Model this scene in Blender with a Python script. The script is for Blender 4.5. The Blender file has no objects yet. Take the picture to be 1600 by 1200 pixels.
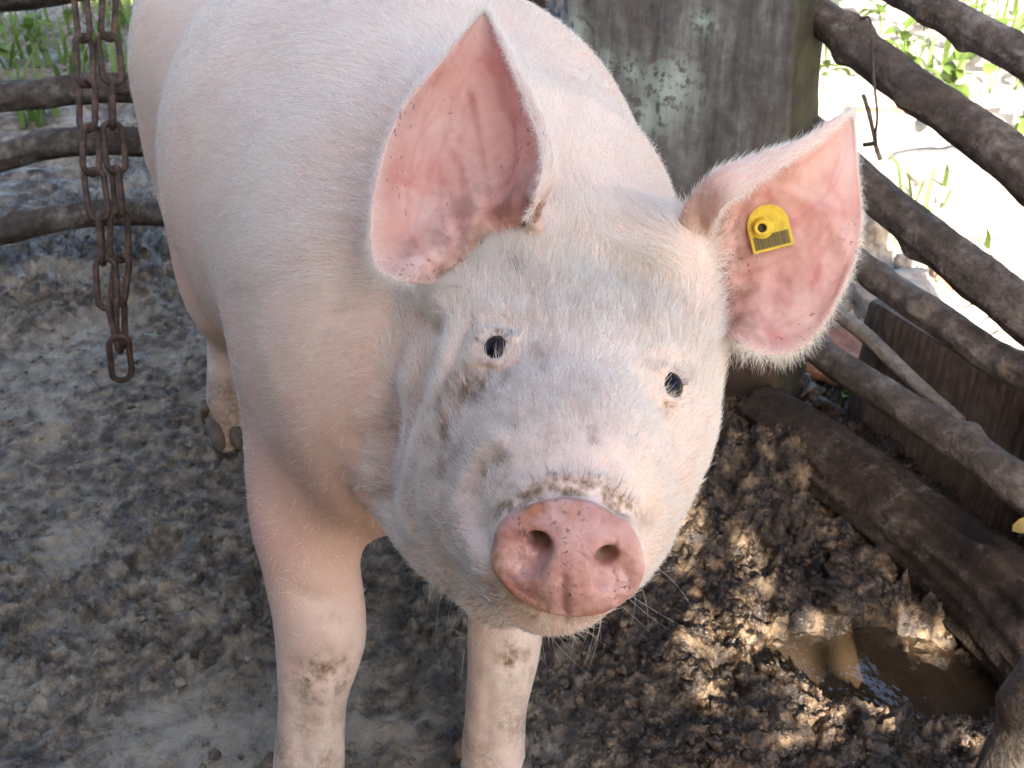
import bpy, bmesh, math, random
import numpy as np
from mathutils import Vector, Matrix

random.seed(7)
rng = np.random.default_rng(11)
scene = bpy.context.scene
COL = scene.collection

# ------------------------------------------------------------------ camera
FPX = 1715.0                       # focal length in pixels of a 1600 px wide picture
PITCH = math.radians(32.0)
CAMZ = 0.95
cam_data = bpy.data.cameras.new("camera")
cam_data.sensor_width = 36.0
cam_data.lens = 36.0 * FPX / 1600.0
cam_data.clip_start = 0.02
cam_data.clip_end = 900.0
cam_data.dof.use_dof = True
cam_data.dof.focus_distance = 0.74
cam_data.dof.aperture_fstop = 20.0
cam = bpy.data.objects.new("camera", cam_data)
COL.objects.link(cam)
cam.location = (0, 0, CAMZ)
cam.rotation_euler = (math.radians(90) - PITCH, 0, 0)
scene.camera = cam

# ------------------------------------------------------------------ sky, sun, exposure
SUN_DIR = Vector((-0.034, -0.847, 0.530)).normalized()      # towards the sun: behind the camera, over the added wall that shades the pen
world = bpy.data.worlds.new("World")
scene.world = world
world.use_nodes = True
wn = world.node_tree
sky = wn.nodes.new("ShaderNodeTexSky")
sky.sky_type = 'NISHITA'
sky.sun_disc = False
sky.sun_elevation = math.asin(SUN_DIR.z)
sky.sun_rotation = math.atan2(SUN_DIR.x, SUN_DIR.y)
sky.air_density = 1.0
sky.dust_density = 3.4
sky.ozone_density = 1.0
wn.links.new(sky.outputs[0], wn.nodes["Background"].inputs[0])
wn.nodes["Background"].inputs[1].default_value = 0.105
sun_data = bpy.data.lights.new("sun", 'SUN')
sun_data.energy = 5.0
sun_data.angle = math.radians(0.5)
sun_data.color = (1.0, 0.93, 0.82)
sun = bpy.data.objects.new("sun", sun_data)
COL.objects.link(sun)
sun.rotation_euler = SUN_DIR.to_track_quat('Z', 'Y').to_euler()
sun.location = (0, -5, 4)
vs = scene.view_settings
vs.view_transform = 'Standard'
vs.look = 'None'
vs.gamma = 1.0
vs.use_curve_mapping = False
vs.exposure = 2.42
cy = scene.cycles
cy.max_bounces = 6
cy.diffuse_bounces = 3
cy.glossy_bounces = 3
cy.transmission_bounces = 4
cy.transparent_max_bounces = 6
cy.caustics_reflective = False
cy.caustics_refractive = False
cy.use_adaptive_sampling = True
cy.adaptive_threshold = 0.04

# ------------------------------------------------------------------ measuring helpers
CP, SP = math.cos(PITCH), math.sin(PITCH)
CAM = np.array([0, 0, CAMZ])
C_R = np.array([1.0, 0, 0]); C_U = np.array([0, SP, CP]); C_F = np.array([0, CP, -SP])

def P(px, py, d):
    """world point seen at photo pixel px, py when it stands d metres deep"""
    return CAM + C_R * ((px - 800) / FPX * d) + C_U * ((600 - py) / FPX * d) + C_F * d

def PG(px, py, z=0.0):
    """world point on the level z below photo pixel px, py"""
    v = C_R * ((px - 800) / FPX) + C_U * ((600 - py) / FPX) + C_F
    return CAM + v * ((z - CAMZ) / v[2])

def PY(px, py, y):
    """world point at photo pixel px, py that stands y metres in front of the camera"""
    v = C_R * ((px - 800) / FPX) + C_U * ((600 - py) / FPX) + C_F
    return CAM + v * (y / v[1])

def to_px(p):
    q = np.asarray(p) - CAM
    d = q @ C_F
    return 800 + FPX * (q @ C_R) / d, 600 - FPX * (q @ C_U) / d, d

# ------------------------------------------------------------------ noise (vectorised)
_perm = np.random.default_rng(5).permutation(512).astype(np.int64)
_perm = np.concatenate([_perm, _perm, _perm])
_grad = np.random.default_rng(6).normal(size=(512, 3))
_grad /= np.linalg.norm(_grad, axis=1)[:, None]

def noise3(p):
    p = np.asarray(p, dtype=np.float64)
    i = np.floor(p).astype(np.int64)
    f = p - i
    i &= 511
    u = f * f * f * (f * (f * 6 - 15) + 10)
    out = 0
    for dx in (0, 1):
        wx = u[..., 0] if dx else 1 - u[..., 0]
        hx = _perm[(i[..., 0] + dx) & 511]
        for dy in (0, 1):
            wy = u[..., 1] if dy else 1 - u[..., 1]
            hy = _perm[hx + ((i[..., 1] + dy) & 511)]
            for dz in (0, 1):
                wz = u[..., 2] if dz else 1 - u[..., 2]
                h = _perm[hy + ((i[..., 2] + dz) & 511)]
                g = _grad[h]
                dot = g[..., 0] * (f[..., 0] - dx) + g[..., 1] * (f[..., 1] - dy) + g[..., 2] * (f[..., 2] - dz)
                out = out + wx * wy * wz * dot
    return out * 1.6

def fbm(p, octaves=4, lac=2.03, gain=0.5):
    a, s = 1.0, 0
    q = np.array(p, dtype=np.float64)
    for _ in range(octaves):
        s = s + a * noise3(q)
        q = q * lac + 17.3
        a *= gain
    return s

def nrm(v):
    v = np.asarray(v, float)
    return v / np.linalg.norm(v)

def sstep(a, b, x):
    t = np.clip((x - a) / (b - a), 0, 1)
    return t * t * (3 - 2 * t)

# ------------------------------------------------------------------ object helpers
def mesh_from(name, verts, faces, smooth=True):
    me = bpy.data.meshes.new(name)
    verts = np.asarray(verts, dtype=np.float32)
    if isinstance(faces, np.ndarray):
        n, k = faces.shape
        me.vertices.add(len(verts))
        me.vertices.foreach_set("co", verts.ravel())
        me.loops.add(n * k)
        me.loops.foreach_set("vertex_index", faces.astype(np.int32).ravel())
        me.polygons.add(n)
        me.polygons.foreach_set("loop_start", np.arange(0, n * k, k, dtype=np.int32))
        me.update(calc_edges=True)
    else:
        me.from_pydata(verts.tolist(), [], faces)
        me.update()
    me.polygons.foreach_set("use_smooth", np.full(len(me.polygons), smooth))
    return me

def link(name, data, mat=None, parent=None):
    o = bpy.data.objects.new(name, data)
    COL.objects.link(o)
    if mat is not None and data is not None:
        if len(data.materials) == 0:
            data.materials.append(mat)
    if parent is not None:
        o.parent = parent
        o.matrix_parent_inverse = parent.matrix_world.inverted() if False else Matrix.Identity(4)
    return o

def tag(o, label=None, category=None, group=None, kind=None):
    if label: o["label"] = label
    if category: o["category"] = category
    if group: o["group"] = group
    if kind: o["kind"] = kind
    return o

def point_attr(me, name, values):
    a = me.attributes.new(name, 'FLOAT', 'POINT')
    a.data.foreach_set("value", np.asarray(values, dtype=np.float32))

def empty(name):
    o = bpy.data.objects.new(name, None)
    COL.objects.link(o)
    return o

class NT:
    """tiny node-tree writer"""
    def __init__(self, name):
        self.mat = bpy.data.materials.new(name)
        self.mat.use_nodes = True
        self.t = self.mat.node_tree
        self.bsdf = self.t.nodes["Principled BSDF"]
        self.out = self.t.nodes["Material Output"]
        self.obj = None
    def n(self, typ, **kw):
        nd = self.t.nodes.new(typ)
        for k, v in kw.items():
            setattr(nd, k, v)
        return nd
    def set(self, sock, v):
        if isinstance(v, bpy.types.NodeSocket):
            self.t.links.new(v, sock)
        else:
            sock.default_value = v
    def coord(self):
        if self.obj is None:
            self.obj = self.n("ShaderNodeTexCoord").outputs["Object"]
        return self.obj
    def noise(self, scale, detail=4.0, rough=0.55, vec=None, dist=0.0, scl=None):
        nd = self.n("ShaderNodeTexNoise")
        v = vec if vec is not None else self.coord()
        if scl is not None:
            m = self.n("ShaderNodeMapping")
            self.t.links.new(v, m.inputs[0]); m.inputs["Scale"].default_value = scl
            v = m.outputs[0]
        self.t.links.new(v, nd.inputs["Vector"])
        nd.inputs["Scale"].default_value = scale
        nd.inputs["Detail"].default_value = detail
        nd.inputs["Roughness"].default_value = rough
        nd.inputs["Distortion"].default_value = dist
        return nd.outputs["Fac"]
    def voronoi(self, scale, feature='F1', vec=None):
        nd = self.n("ShaderNodeTexVoronoi", feature=feature)
        self.t.links.new(vec if vec is not None else self.coord(), nd.inputs["Vector"])
        nd.inputs["Scale"].default_value = scale
        return nd.outputs["Distance"]
    def ramp(self, fac, *stops):
        nd = self.n("ShaderNodeValToRGB")
        self.t.links.new(fac, nd.inputs[0])
        el = nd.color_ramp.elements
        while len(el) < len(stops):
            el.new(0.5)
        for e, (p, c) in zip(el, stops):
            e.position = p
            e.color = (*c, 1) if len(c) == 3 else c
        return nd.outputs[0]
    def rng(self, fac, a, b, lo=0.0, hi=1.0):
        nd = self.n("ShaderNodeMapRange")
        self.t.links.new(fac, nd.inputs[0])
        for i, v in enumerate((a, b, lo, hi)):
            nd.inputs[i + 1].default_value = v
        return nd.outputs[0]
    def mix(self, fac, a, b, blend='MIX'):
        nd = self.n("ShaderNodeMix", data_type='RGBA', blend_type=blend)
        def col(v):
            return (*v, 1) if isinstance(v, tuple) and len(v) == 3 else v
        self.set(nd.inputs[0], fac)
        self.set(nd.inputs[6], col(a)); self.set(nd.inputs[7], col(b))
        return nd.outputs[2]
    def math(self, op, a, b=0.0):
        nd = self.n("ShaderNodeMath", operation=op)
        self.set(nd.inputs[0], a); self.set(nd.inputs[1], b)
        return nd.outputs[0]
    def attr(self, name):
        return self.n("ShaderNodeAttribute", attribute_name=name).outputs["Fac"]
    def bump(self, height, strength=0.5, dist=0.01, normal=None):
        nd = self.n("ShaderNodeBump")
        nd.inputs["Strength"].default_value = strength
        nd.inputs["Distance"].default_value = dist
        self.t.links.new(height, nd.inputs["Height"])
        if normal is not None:
            self.t.links.new(normal, nd.inputs["Normal"])
        self.t.links.new(nd.outputs[0], self.bsdf.inputs["Normal"])
        return nd.outputs[0]
    def p(self, **kw):
        names = dict(color="Base Color", rough="Roughness", spec="Specular IOR Level", metal="Metallic",
                     sss="Subsurface Weight", sss_r="Subsurface Radius", sss_s="Subsurface Scale",
                     trans="Transmission Weight", ior="IOR", coat="Coat Weight", coat_r="Coat Roughness",
                     sheen="Sheen Weight", emit="Emission Color", emit_s="Emission Strength")
        for k, v in kw.items():
            if isinstance(v, tuple) and len(v) == 3 and k in ("color", "emit"):
                v = (*v, 1)
            self.set(self.bsdf.inputs[names[k]], v)
        return self.mat
# ================================================================== the ground
def axis(lo, hi, step, far_lo, far_hi, g=1.28):
    a = list(np.arange(lo, hi + step / 2, step))
    s = step; x = lo; left = []
    while x > far_lo:
        s *= g; x -= s; left.append(x)
    s = step; x = hi; right = []
    while x < far_hi:
        s *= g; x += s; right.append(x)
    return np.array(left[::-1] + a + right)
gx = axis(-0.98, 0.72, 0.0034, -120, 120)
gy = axis(0.52, 1.45, 0.0034, -60, 200, 1.012)
gy = gy[(gy > 0.3) & (gy < 4.6)]
gy = np.concatenate([np.array([-60, -20, -8, -3, -1, 0.0]), gy, 4.6 + np.array([0.05, 0.3, 1, 3, 8, 20, 60, 200])])
GX, GY = np.meshgrid(gx, gy, indexing='ij')
flat = np.stack([GX.ravel(), GY.ravel(), np.zeros(GX.size)], 1)
PUD = PG(1425, 1045); PUD2 = PG(1250, 1000)
LOG_A = PG(1215, 690, 0.0); LOG_B = PG(1600, 1020, 0.0)

def seg_d(p, a, b):
    a = a[:2]; b = b[:2]; ba = b - a
    h = np.clip(((p - a) @ ba) / (ba @ ba), 0, 1)
    return np.linalg.norm(p - a - h[:, None] * ba, axis=1), h

def ground_z(p):
    xy = p[:, :2]
    q = np.concatenate([xy, np.zeros((len(p), 1))], 1)
    z = 0.012 * fbm(q * 3.1 + 2, 3)
    z += 0.022 * fbm(q * 0.6 + 9, 2) * sstep(2.2, 5, np.hypot(xy[:, 0], xy[:, 1] - 1.2))
    # trampled clods, thicker to the right and at the back, smeared flat on the left
    amp = np.clip(0.95 + 0.9 * fbm(q * 2.3 + 20, 2), 0.55, 2.0)
    amp = amp + 1.1 * sstep(0.0, 0.35, xy[:, 0]) + 0.5 * sstep(1.5, 2.1, xy[:, 1])
    warp = q + 0.02 * np.stack([fbm(q * 11 + 3, 2), fbm(q * 11 + 33, 2), np.zeros(len(q))], 1)
    c1 = 0.55 - np.abs(noise3(warp * 15 + 1)) * 1.5
    c2 = 0.5 - np.abs(noise3(warp * 34 + 5)) * 1.4
    c3 = fbm(warp * 58 + 7, 4, gain=0.62)
    rt_ = sstep(0.0, 0.3, xy[:, 0])
    clod = 0.013 * (1 + 0.35 * rt_) * np.maximum(c1, -0.3) + 0.0085 * np.maximum(c2, -0.35) + 0.0090 * (1 - 0.4 * rt_) * c3 + 0.0032 * np.abs(noise3(warp * 210 + 3)) * 2
    z += clod * amp
    # slurry fills the hollows
    lev = -0.0060 + 0.016 * fbm(q * 2.1 + 50, 2) - 0.012 * sstep(0.0, 0.2, xy[:, 0])
    k = 0.006
    h = np.clip(0.5 + 0.5 * (z - lev) / k, 0, 1)
    fill = lev + 0.0045 * fbm(q * 26, 4, gain=0.6)
    wetness = (1 - h) 
    z = fill + (z - fill) * h + k * h * (1 - h)
    # hoof prints pressed into it
    for hx, hy, r in HOOFPRINTS:
        d = np.hypot(xy[:, 0] - hx, (xy[:, 1] - hy) * 0.8) + 0.016 * fbm(q * 26 + hx * 50, 3)
        z += -0.011 * np.exp(-(d / r) ** 4) + 0.004 * np.exp(-((d - r * 1.35) / (r * 0.45)) ** 2)
    # mud banked up against the log and the slab
    d, hh = seg_d(xy, LOG_A, LOG_B)
    z += 0.035 * np.exp(-(d / 0.08) ** 2) * (0.7 + 0.8 * fbm(q * 6 + 4, 3))
    ds = np.hypot(xy[:, 0] - 0.33, xy[:, 1] - 1.27)
    z += 0.05 * np.exp(-(ds / 0.12) ** 2) * (0.9 + 0.9 * fbm(q * 9 + 4, 3))
    # the puddle
    e = np.hypot((xy[:, 0] - PUD[0]) / 0.150, (xy[:, 1] - PUD[1]) / 0.085) + 0.38 * fbm(q * 9 + 8, 3)
    z -= 0.066 * sstep(1.25, 0.60, e)
    e2 = np.hypot((xy[:, 0] - PUD2[0]) / 0.055, (xy[:, 1] - PUD2[1]) / 0.035) + 0.35 * fbm(q * 14 + 3, 2)
    z -= 0.030 * sstep(1.1, 0.5, e2)
    return z, wetness
HOOFPRINTS = [(float(PG(a, b)[0]), float(PG(a, b)[1]), r) for a, b, r in ((250, 870, .035), (90, 700, .04), (620, 1080, .03), (60, 480, .04))]
gz, gwet = ground_z(flat)
gv = flat.copy(); gv[:, 2] = gz
gi = np.arange(GX.size).reshape(GX.shape)
gf = np.stack([gi[:-1, :-1], gi[1:, :-1], gi[1:, 1:], gi[:-1, 1:]], -1).reshape(-1, 4)

def mud_material():
    k = NT("pen mud")
    n1 = k.noise(5, 5, 0.6); n2 = k.noise(42, 6, 0.65); n3 = k.noise(190, 4, 0.6)
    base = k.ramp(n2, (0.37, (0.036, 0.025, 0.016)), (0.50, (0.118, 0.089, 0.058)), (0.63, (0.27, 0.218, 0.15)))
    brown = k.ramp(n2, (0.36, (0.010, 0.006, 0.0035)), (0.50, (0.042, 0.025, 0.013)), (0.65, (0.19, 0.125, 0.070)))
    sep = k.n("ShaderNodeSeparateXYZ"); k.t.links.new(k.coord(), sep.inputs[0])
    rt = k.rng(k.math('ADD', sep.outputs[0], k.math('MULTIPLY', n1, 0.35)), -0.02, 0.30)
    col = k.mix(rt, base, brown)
    wet = k.attr("wet")
    w = k.math('MULTIPLY', wet, k.rng(n1, 0.40, 0.62, 0.25, 1))
    col = k.mix(k.math('MULTIPLY', w, 0.75), col, (0.30, 0.25, 0.18))
    pale = k.math('MULTIPLY', k.rng(k.noise(7.5, 4, 0.6, dist=0.5), 0.52, 0.62), k.math('SUBTRACT', 1.0, rt))
    col = k.mix(k.math('MULTIPLY', pale, 0.6), col, (0.36, 0.305, 0.22))
    gr = k.rng(n3, 0.60, 0.70)
    col = k.mix(k.math('MULTIPLY', gr, 0.55), col, (0.30, 0.27, 0.22))
    # straw and dark bits trodden in
    # dry yard beyond the fence
    yard = k.attr("yard")
    ycol = k.ramp(k.noise(14, 5, 0.6), (0.35, (0.40, 0.33, 0.24)), (0.6, (0.54, 0.47, 0.37)), (0.75, (0.60, 0.54, 0.44)))
    col = k.mix(yard, col, ycol)
    r = k.rng(k.noise(26, 4, 0.6), 0.38, 0.62, 0.16, 0.55)
    rough = k.mix(w, r, (0.15, 0.15, 0.15))
    rough = k.mix(yard, rough, (0.9, 0.9, 0.9))
    k.bump(k.math('ADD', k.math('MULTIPLY', n3, 0.8), k.math('MULTIPLY', k.noise(480, 3), 0.35)), 0.8, 0.005)
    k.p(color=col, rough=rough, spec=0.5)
    return k.mat
MAT_MUD = mud_material()
ground_me = mesh_from("ground", gv, gf)
point_attr(ground_me, "wet", gwet)
fd = (gv[:, 0] - 0.62) * 0.9 + (gv[:, 1] - 1.15) * 0.436
yard = sstep(0.03, 0.16, fd + 0.05 * fbm(flat * 5, 2)) * sstep(0.3, 0.75, gv[:, 0] + 0.1 * fbm(flat * 3, 2))
yard = np.maximum(yard, 0.55 * sstep(2.5, 3.3, gv[:, 1] + 0.3 * fbm(flat * 1.5, 3)) * (0.12 + 0.88 * sstep(0.0, 0.6, gv[:, 0])) * np.clip(0.6 + fbm(flat * 4 + 2, 3), 0, 1))
point_attr(ground_me, "yard", yard)
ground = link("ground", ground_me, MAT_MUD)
tag(ground, kind="structure")

def zat(x, y):
    return float(ground_z(np.array([[x, y, 0.0]]))[0][0])

# the puddle: a level sheet of muddy water in the hollow
def water_material():
    k = NT("puddle water")
    n = k.noise(30, 3)
    k.p(color=k.mix(n, (0.030, 0.019, 0.010), (0.055, 0.036, 0.020)), rough=0.03, spec=1.0, ior=1.5)
    bub = k.voronoi(95)
    h = k.math('ADD', k.math('MULTIPLY', k.noise(55, 2), 0.6), k.math('MULTIPLY', k.rng(bub, 0.30, 0.22), k.rng(k.noise(16, 2), 0.48, 0.56, 0, 0.9)))
    k.bump(h, 0.22, 0.004)
    return k.mat
MAT_WATER = water_material()
def puddle(c, rx, ry, z):
    n = 48; v = [(c[0], c[1], z)]; f = []
    for ring in (0.5, 1.0):
        for j in range(n):
            a = 2 * math.pi * j / n
            v.append((c[0] + rx * ring * math.cos(a), c[1] + ry * ring * math.sin(a), z))
    for j in range(n):
        f.append((0, 1 + j, 1 + (j + 1) % n))
        f.append((1 + j, 1 + n + j, 1 + n + (j + 1) % n, 1 + (j + 1) % n))
    o = link("puddle", mesh_from("puddle", np.array(v), f), MAT_WATER)
    tag(o, kind="structure")
puddle(PUD, 0.20, 0.13, -0.019)
puddle(PUD2, 0.07, 0.05, -0.020)

# loose clods and crumbs of mud
def ico(sub=1):
    bm = bmesh.new(); bmesh.ops.create_icosphere(bm, subdivisions=sub, radius=1.0)
    v = np.array([x.co[:] for x in bm.verts]); f = np.array([[x.index for x in p.verts] for p in bm.faces])
    bm.free(); return v, f
ic_v, ic_f = ico(2)
i1_v, i1_f = ico(1)
def lump(c, r, seed, sq=0.7, v0=None):
    v0 = ic_v if v0 is None else v0
    d = 1 + 0.6 * fbm(v0 * 1.5 + seed, 2) + 0.35 * noise3(v0 * 4.5 + seed)
    return v0 * d[:, None] * r * np.array([1, 1, sq]) + c
NCL = 13000
PROT2 = [lump(np.zeros(3), 1.0, i * 3.7, 0.75, ic_v) for i in range(24)]
PROT1 = [lump(np.zeros(3), 1.0, i * 5.1, 0.75, i1_v) for i in range(24)]
cx_ = rng.uniform(-1.0, 0.66, NCL); cy_ = rng.uniform(0.55, 2.3, NCL)
cx_[:6000] = rng.uniform(0.02, 0.66, 6000); cy_[:6000] = rng.uniform(0.60, 1.45, 6000)
cr_r = 0.0014 + 0.0055 * rng.random(NCL) ** 5
cr_r = np.where((cx_ > 0.05) & (rng.random(NCL) < 0.02), cr_r * 2.2, cr_r)
zz = ground_z(np.stack([cx_, cy_, 0 * cx_], 1))[0]
cvs, cfs, off = [], [], 0
for i in range(NCL):
    r = cr_r[i]; ca, sa = math.cos(i), math.sin(i)
    p0, f0 = (PROT2[i % 24], ic_f) if r > 0.006 else (PROT1[i % 24], i1_f)
    w = np.stack([p0[:, 0] * ca - p0[:, 1] * sa, p0[:, 0] * sa + p0[:, 1] * ca, p0[:, 2]], 1) * r
    cvs.append(w + np.array([cx_[i], cy_[i], zz[i] + r * 0.05])); cfs.append(f0 + off); off += len(p0)
cl = np.concatenate(cvs)
clods_me = mesh_from("mud_clods", cl, np.concatenate(cfs))
clods = link("mud_clods", clods_me, MAT_MUD)
tag(clods, "loose crumbs and clods of mud strewn over the pen floor", "mud", kind="stuff")
for n_ in ("wet", "yard"):
    point_attr(clods_me, n_, np.zeros(len(cl)))
# the few large clods one can tell apart
for px, py, r, lab in ((1322, 945, 0.032, "large dark rounded mud clod behind the puddle"), (1390, 985, 0.030, "mud clod sunlit on top at the back edge of the puddle"),
                       (1440, 1003, 0.034, "broad sunlit mud clod standing in the puddle"), (1225, 660, 0.045, "flat mud clod heaped at the foot of the wide slab post"),
                       (1180, 905, 0.026, "upright mud clod right of the snout with a sunlit face"), (1345, 905, 0.040, "low mud heap at the foot of the ground log")):
    g = PG(px, py)
    v = lump(np.zeros(3), r, px * 0.37, 0.62, ico(4)[0])
    v = v + (0.0022 * fbm(v * 70 + px, 3))[:, None] * (v / np.linalg.norm(v, axis=1)[:, None])
    me = mesh_from("mud_clod", v + np.array([g[0], g[1], zat(g[0], g[1]) + r * 0.15]), ico(4)[1])
    for n_ in ("wet", "yard"):
        point_attr(me, n_, np.zeros(len(v)))
    tag(link("mud_clod", me, MAT_MUD), lab, "clod", "large mud clods by the puddle")
# ================================================================== pen: poles, slab post, added light-blocking wall
def bark_material(name, dark, mid, light, rough=0.85):
    k = NT(name)
    n1 = k.noise(9, 5, 0.6); n2 = k.noise(60, 5, 0.65)
    s = k.math('ADD', k.math('MULTIPLY', n1, 0.55), k.math('MULTIPLY', n2, 0.45))
    col = k.ramp(s, (0.34, dark), (0.50, mid), (0.66, light))
    li = k.rng(k.noise(22, 5, 0.7), 0.60, 0.68)
    col = k.mix(k.math('MULTIPLY', li, 0.25), col, (0.30, 0.30, 0.27))
    k.bump(k.math('ADD', k.math('MULTIPLY', k.noise(35, 6, 0.7), 1.0), k.math('MULTIPLY', k.noise(180, 4), 0.5)), 0.9, 0.008)
    k.p(color=col, rough=rough, spec=0.3)
    return k.mat
MAT_BARK = bark_material("weathered pole bark", (0.035, 0.026, 0.020), (0.090, 0.070, 0.057), (0.24, 0.205, 0.178))
MAT_BARK_L = bark_material("pale grey rail wood", (0.030, 0.022, 0.017), (0.075, 0.060, 0.049), (0.22, 0.20, 0.175))
MAT_BARK_P = bark_material('peeled pale branch', (0.13, 0.10, 0.08), (0.26, 0.21, 0.165), (0.40, 0.35, 0.29))
MAT_LOG = bark_material("muddy log bark", (0.011, 0.007, 0.005), (0.034, 0.021, 0.014), (0.105, 0.076, 0.056))
def end_material():
    k = NT("cut wood end")
    k.p(color=k.ramp(k.noise(70, 4), (0.35, (0.20, 0.13, 0.07)), (0.7, (0.42, 0.30, 0.17))), rough=0.8)
    return k.mat
MAT_END = end_material()

def tube(pts, radii, nseg=22, step=0.008, rough=0.10, seed=0.0, knots=0):
    """a crooked round pole through the points, bark relief in the mesh"""
    pts = np.array(pts, float); radii = np.array(radii, float)
    L = np.concatenate([[0], np.cumsum(np.linalg.norm(np.diff(pts, axis=0), axis=1))])
    n = max(8, int(L[-1] / step))
    t = np.interp(np.linspace(0, L[-1], n), L, np.arange(len(pts)))
    C = cr_(pts, t); R = np.interp(t, np.arange(len(radii)), radii)
    s = np.linspace(0, L[-1], n)
    C = C + 0.10 * R[:, None] * np.stack([noise3(np.stack([s * 5 + seed + i * 9, s * 0 + 3.3, s * 0], 1)) for i in range(3)], 1)
    T = np.gradient(C, axis=0); T /= np.linalg.norm(T, axis=1)[:, None]
    U = np.cross(T, [0, 0, 1.0]); U /= np.linalg.norm(U, axis=1)[:, None] + 1e-9
    W = np.cross(U, T)
    a = np.linspace(0, 2 * math.pi, nseg, endpoint=False)
    ring = np.cos(a)[None, :, None] * U[:, None] + np.sin(a)[None, :, None] * W[:, None]
    base = C[:, None] + ring * R[:, None, None]
    q = np.stack([np.cos(a)[None] * np.ones((n, 1)) * 2.2, np.sin(a)[None] * np.ones((n, 1)) * 2.2, (s / R.mean())[:, None] * 0.22 * np.ones((1, nseg))], -1)
    rel = 1 + rough * fbm(q + seed, 4) + rough * 0.8 * fbm(q * np.array([1, 1, 0.35]) * 2.6 + seed + 31, 3)
    if knots:
        kr = np.random.default_rng(int(seed * 10) + 3)
        for _ in range(knots):
            ks, ka = kr.uniform(0.05, L[-1]), kr.uniform(0, 6.28)
            da = np.abs((a - ka + math.pi) % (2 * math.pi) - math.pi)
            rel += 0.35 * np.exp(-((s - ks) / (R.mean() * 0.7))[:, None] ** 2 - (da[None] / 0.5) ** 2)
    base = C[:, None] + ring * (R[:, None] * rel)[:, :, None]
    v = base.reshape(-1, 3)
    i = np.arange(n * nseg).reshape(n, nseg)
    f = np.stack([i[:-1], np.roll(i[:-1], -1, 1), np.roll(i[1:], -1, 1), i[1:]], -1).reshape(-1, 4).tolist()
    v = np.concatenate([v, [C[0], C[-1]]])
    for j in range(nseg):
        f.append([i[0, (j + 1) % nseg], i[0, j], len(v) - 2])
        f.append([i[-1, j], i[-1, (j + 1) % nseg], len(v) - 1])
    return v, [[int(x) for x in p] for p in f]

def cr_(X, t):
    n = len(X)
    Xp = np.concatenate([[2 * X[0] - X[1]], X, [2 * X[-1] - X[-2]]])
    i = np.clip(np.floor(t).astype(int), 0, n - 2); f = (t - i)[:, None]
    a, b, c, d = Xp[i], Xp[i + 1], Xp[i + 2], Xp[i + 3]
    return 0.5 * (2 * b + (c - a) * f + (2 * a - 5 * b + 4 * c - d) * f * f + (3 * b - a - 3 * c + d) * f ** 3)

def pole(name, pts, radii, mat, parent=None, **kw):
    v, f = tube(pts, radii, **kw)
    return link(name, mesh_from(name, v, f), mat, parent)

# ---- the right-hand fence: round poles, one above the other, between the slab post and a near post
FN = nrm([0.9, 0.436, 0.0])
def PF(px, py, off=0.0):
    """point of the fence plane seen at a photo pixel; off metres behind it"""
    v = C_R * ((px - 800) / FPX) + C_U * ((600 - py) / FPX) + C_F
    A = np.array([0.45, 1.33, 0.0]) + FN * off
    t = ((A - CAM) @ FN) / (v @ FN)
    return CAM + v * t
fence_r = empty("pole_fence")
tag(fence_r, "fence of crooked round grey-brown poles along the right side of the pen", "fence")
POLES = [
    ([(1395, -20), (1440, 3), (1510, 42), (1600, 92), (1760, 190)], 0.0185, 0.03),
    ([(1235, -10), (1300, 42), (1400, 118), (1500, 190), (1600, 268), (1760, 400)], 0.0225, 0.0),
    ([(1245, 190), (1345, 285), (1440, 362), (1520, 424), (1600, 488), (1760, 620)], 0.0245, 0.01),
    ([(1285, 370), (1345, 416), (1420, 470), (1500, 522), (1560, 562), (1640, 602), (1780, 690)], 0.0190, 0.0),
    ([(1215, 500), (1290, 556), (1370, 610), (1450, 662), (1530, 715), (1600, 766), (1760, 880)], 0.0205, -0.02),
]
for i, (px, r, off) in enumerate(POLES):
    pts = [PF(x, y, off) for x, y in px]
    rr = [r * (0.95 + 0.04 * k) for k in range(len(pts))]
    pole("pole", pts, rr, MAT_BARK, fence_r, seed=3.1 * i + 1, knots=6, rough=0.125, nseg=32, step=0.005)
pole("brace", [PF(1285, 470, 0.05), PF(1350, 522, 0.05), (PF(1420, 588, 0.045)), PF(1500, 660, 0.04)], [0.012, 0.011, 0.010, 0.009], MAT_BARK_P, fence_r, seed=44.0, rough=0.05)
# near end post carrying the poles, out of the picture, and the stub that shows at the corner
e = PF(1800, 500, 0.03)
pole("end_post", [(e[0] + .02, e[1], -0.1), (e[0] + .02, e[1], 0.4), (e[0] + .03, e[1], 0.95)], [0.045, 0.043, 0.04], MAT_BARK, fence_r, seed=60.0)

near = P(1655, 1045, 0.86)
np_ = pole("near_post", [(near[0], near[1] + 0.01, -0.08), (near[0], near[1] + 0.005, 0.12), (near[0], near[1], near[2])], [0.033, 0.031, 0.026], MAT_BARK, None, seed=71.0, knots=2)
tag(np_, "dark short post stub at the lower right corner, nearest the camera", "post")

log = pole("ground_log", [PG(1190, 652, 0.045), PG(1240, 690, 0.045), PG(1345, 765, 0.045), PG(1475, 868, 0.042), PG(1600, 985, 0.04), PG(1720, 1110, 0.04)],
           [0.052, 0.053, 0.054, 0.056, 0.058, 0.058], MAT_LOG, None, seed=80.0, knots=6, rough=0.20, nseg=48, step=0.005)
tag(log, "thick muddy log lying along the foot of the right-hand fence", "log")

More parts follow.
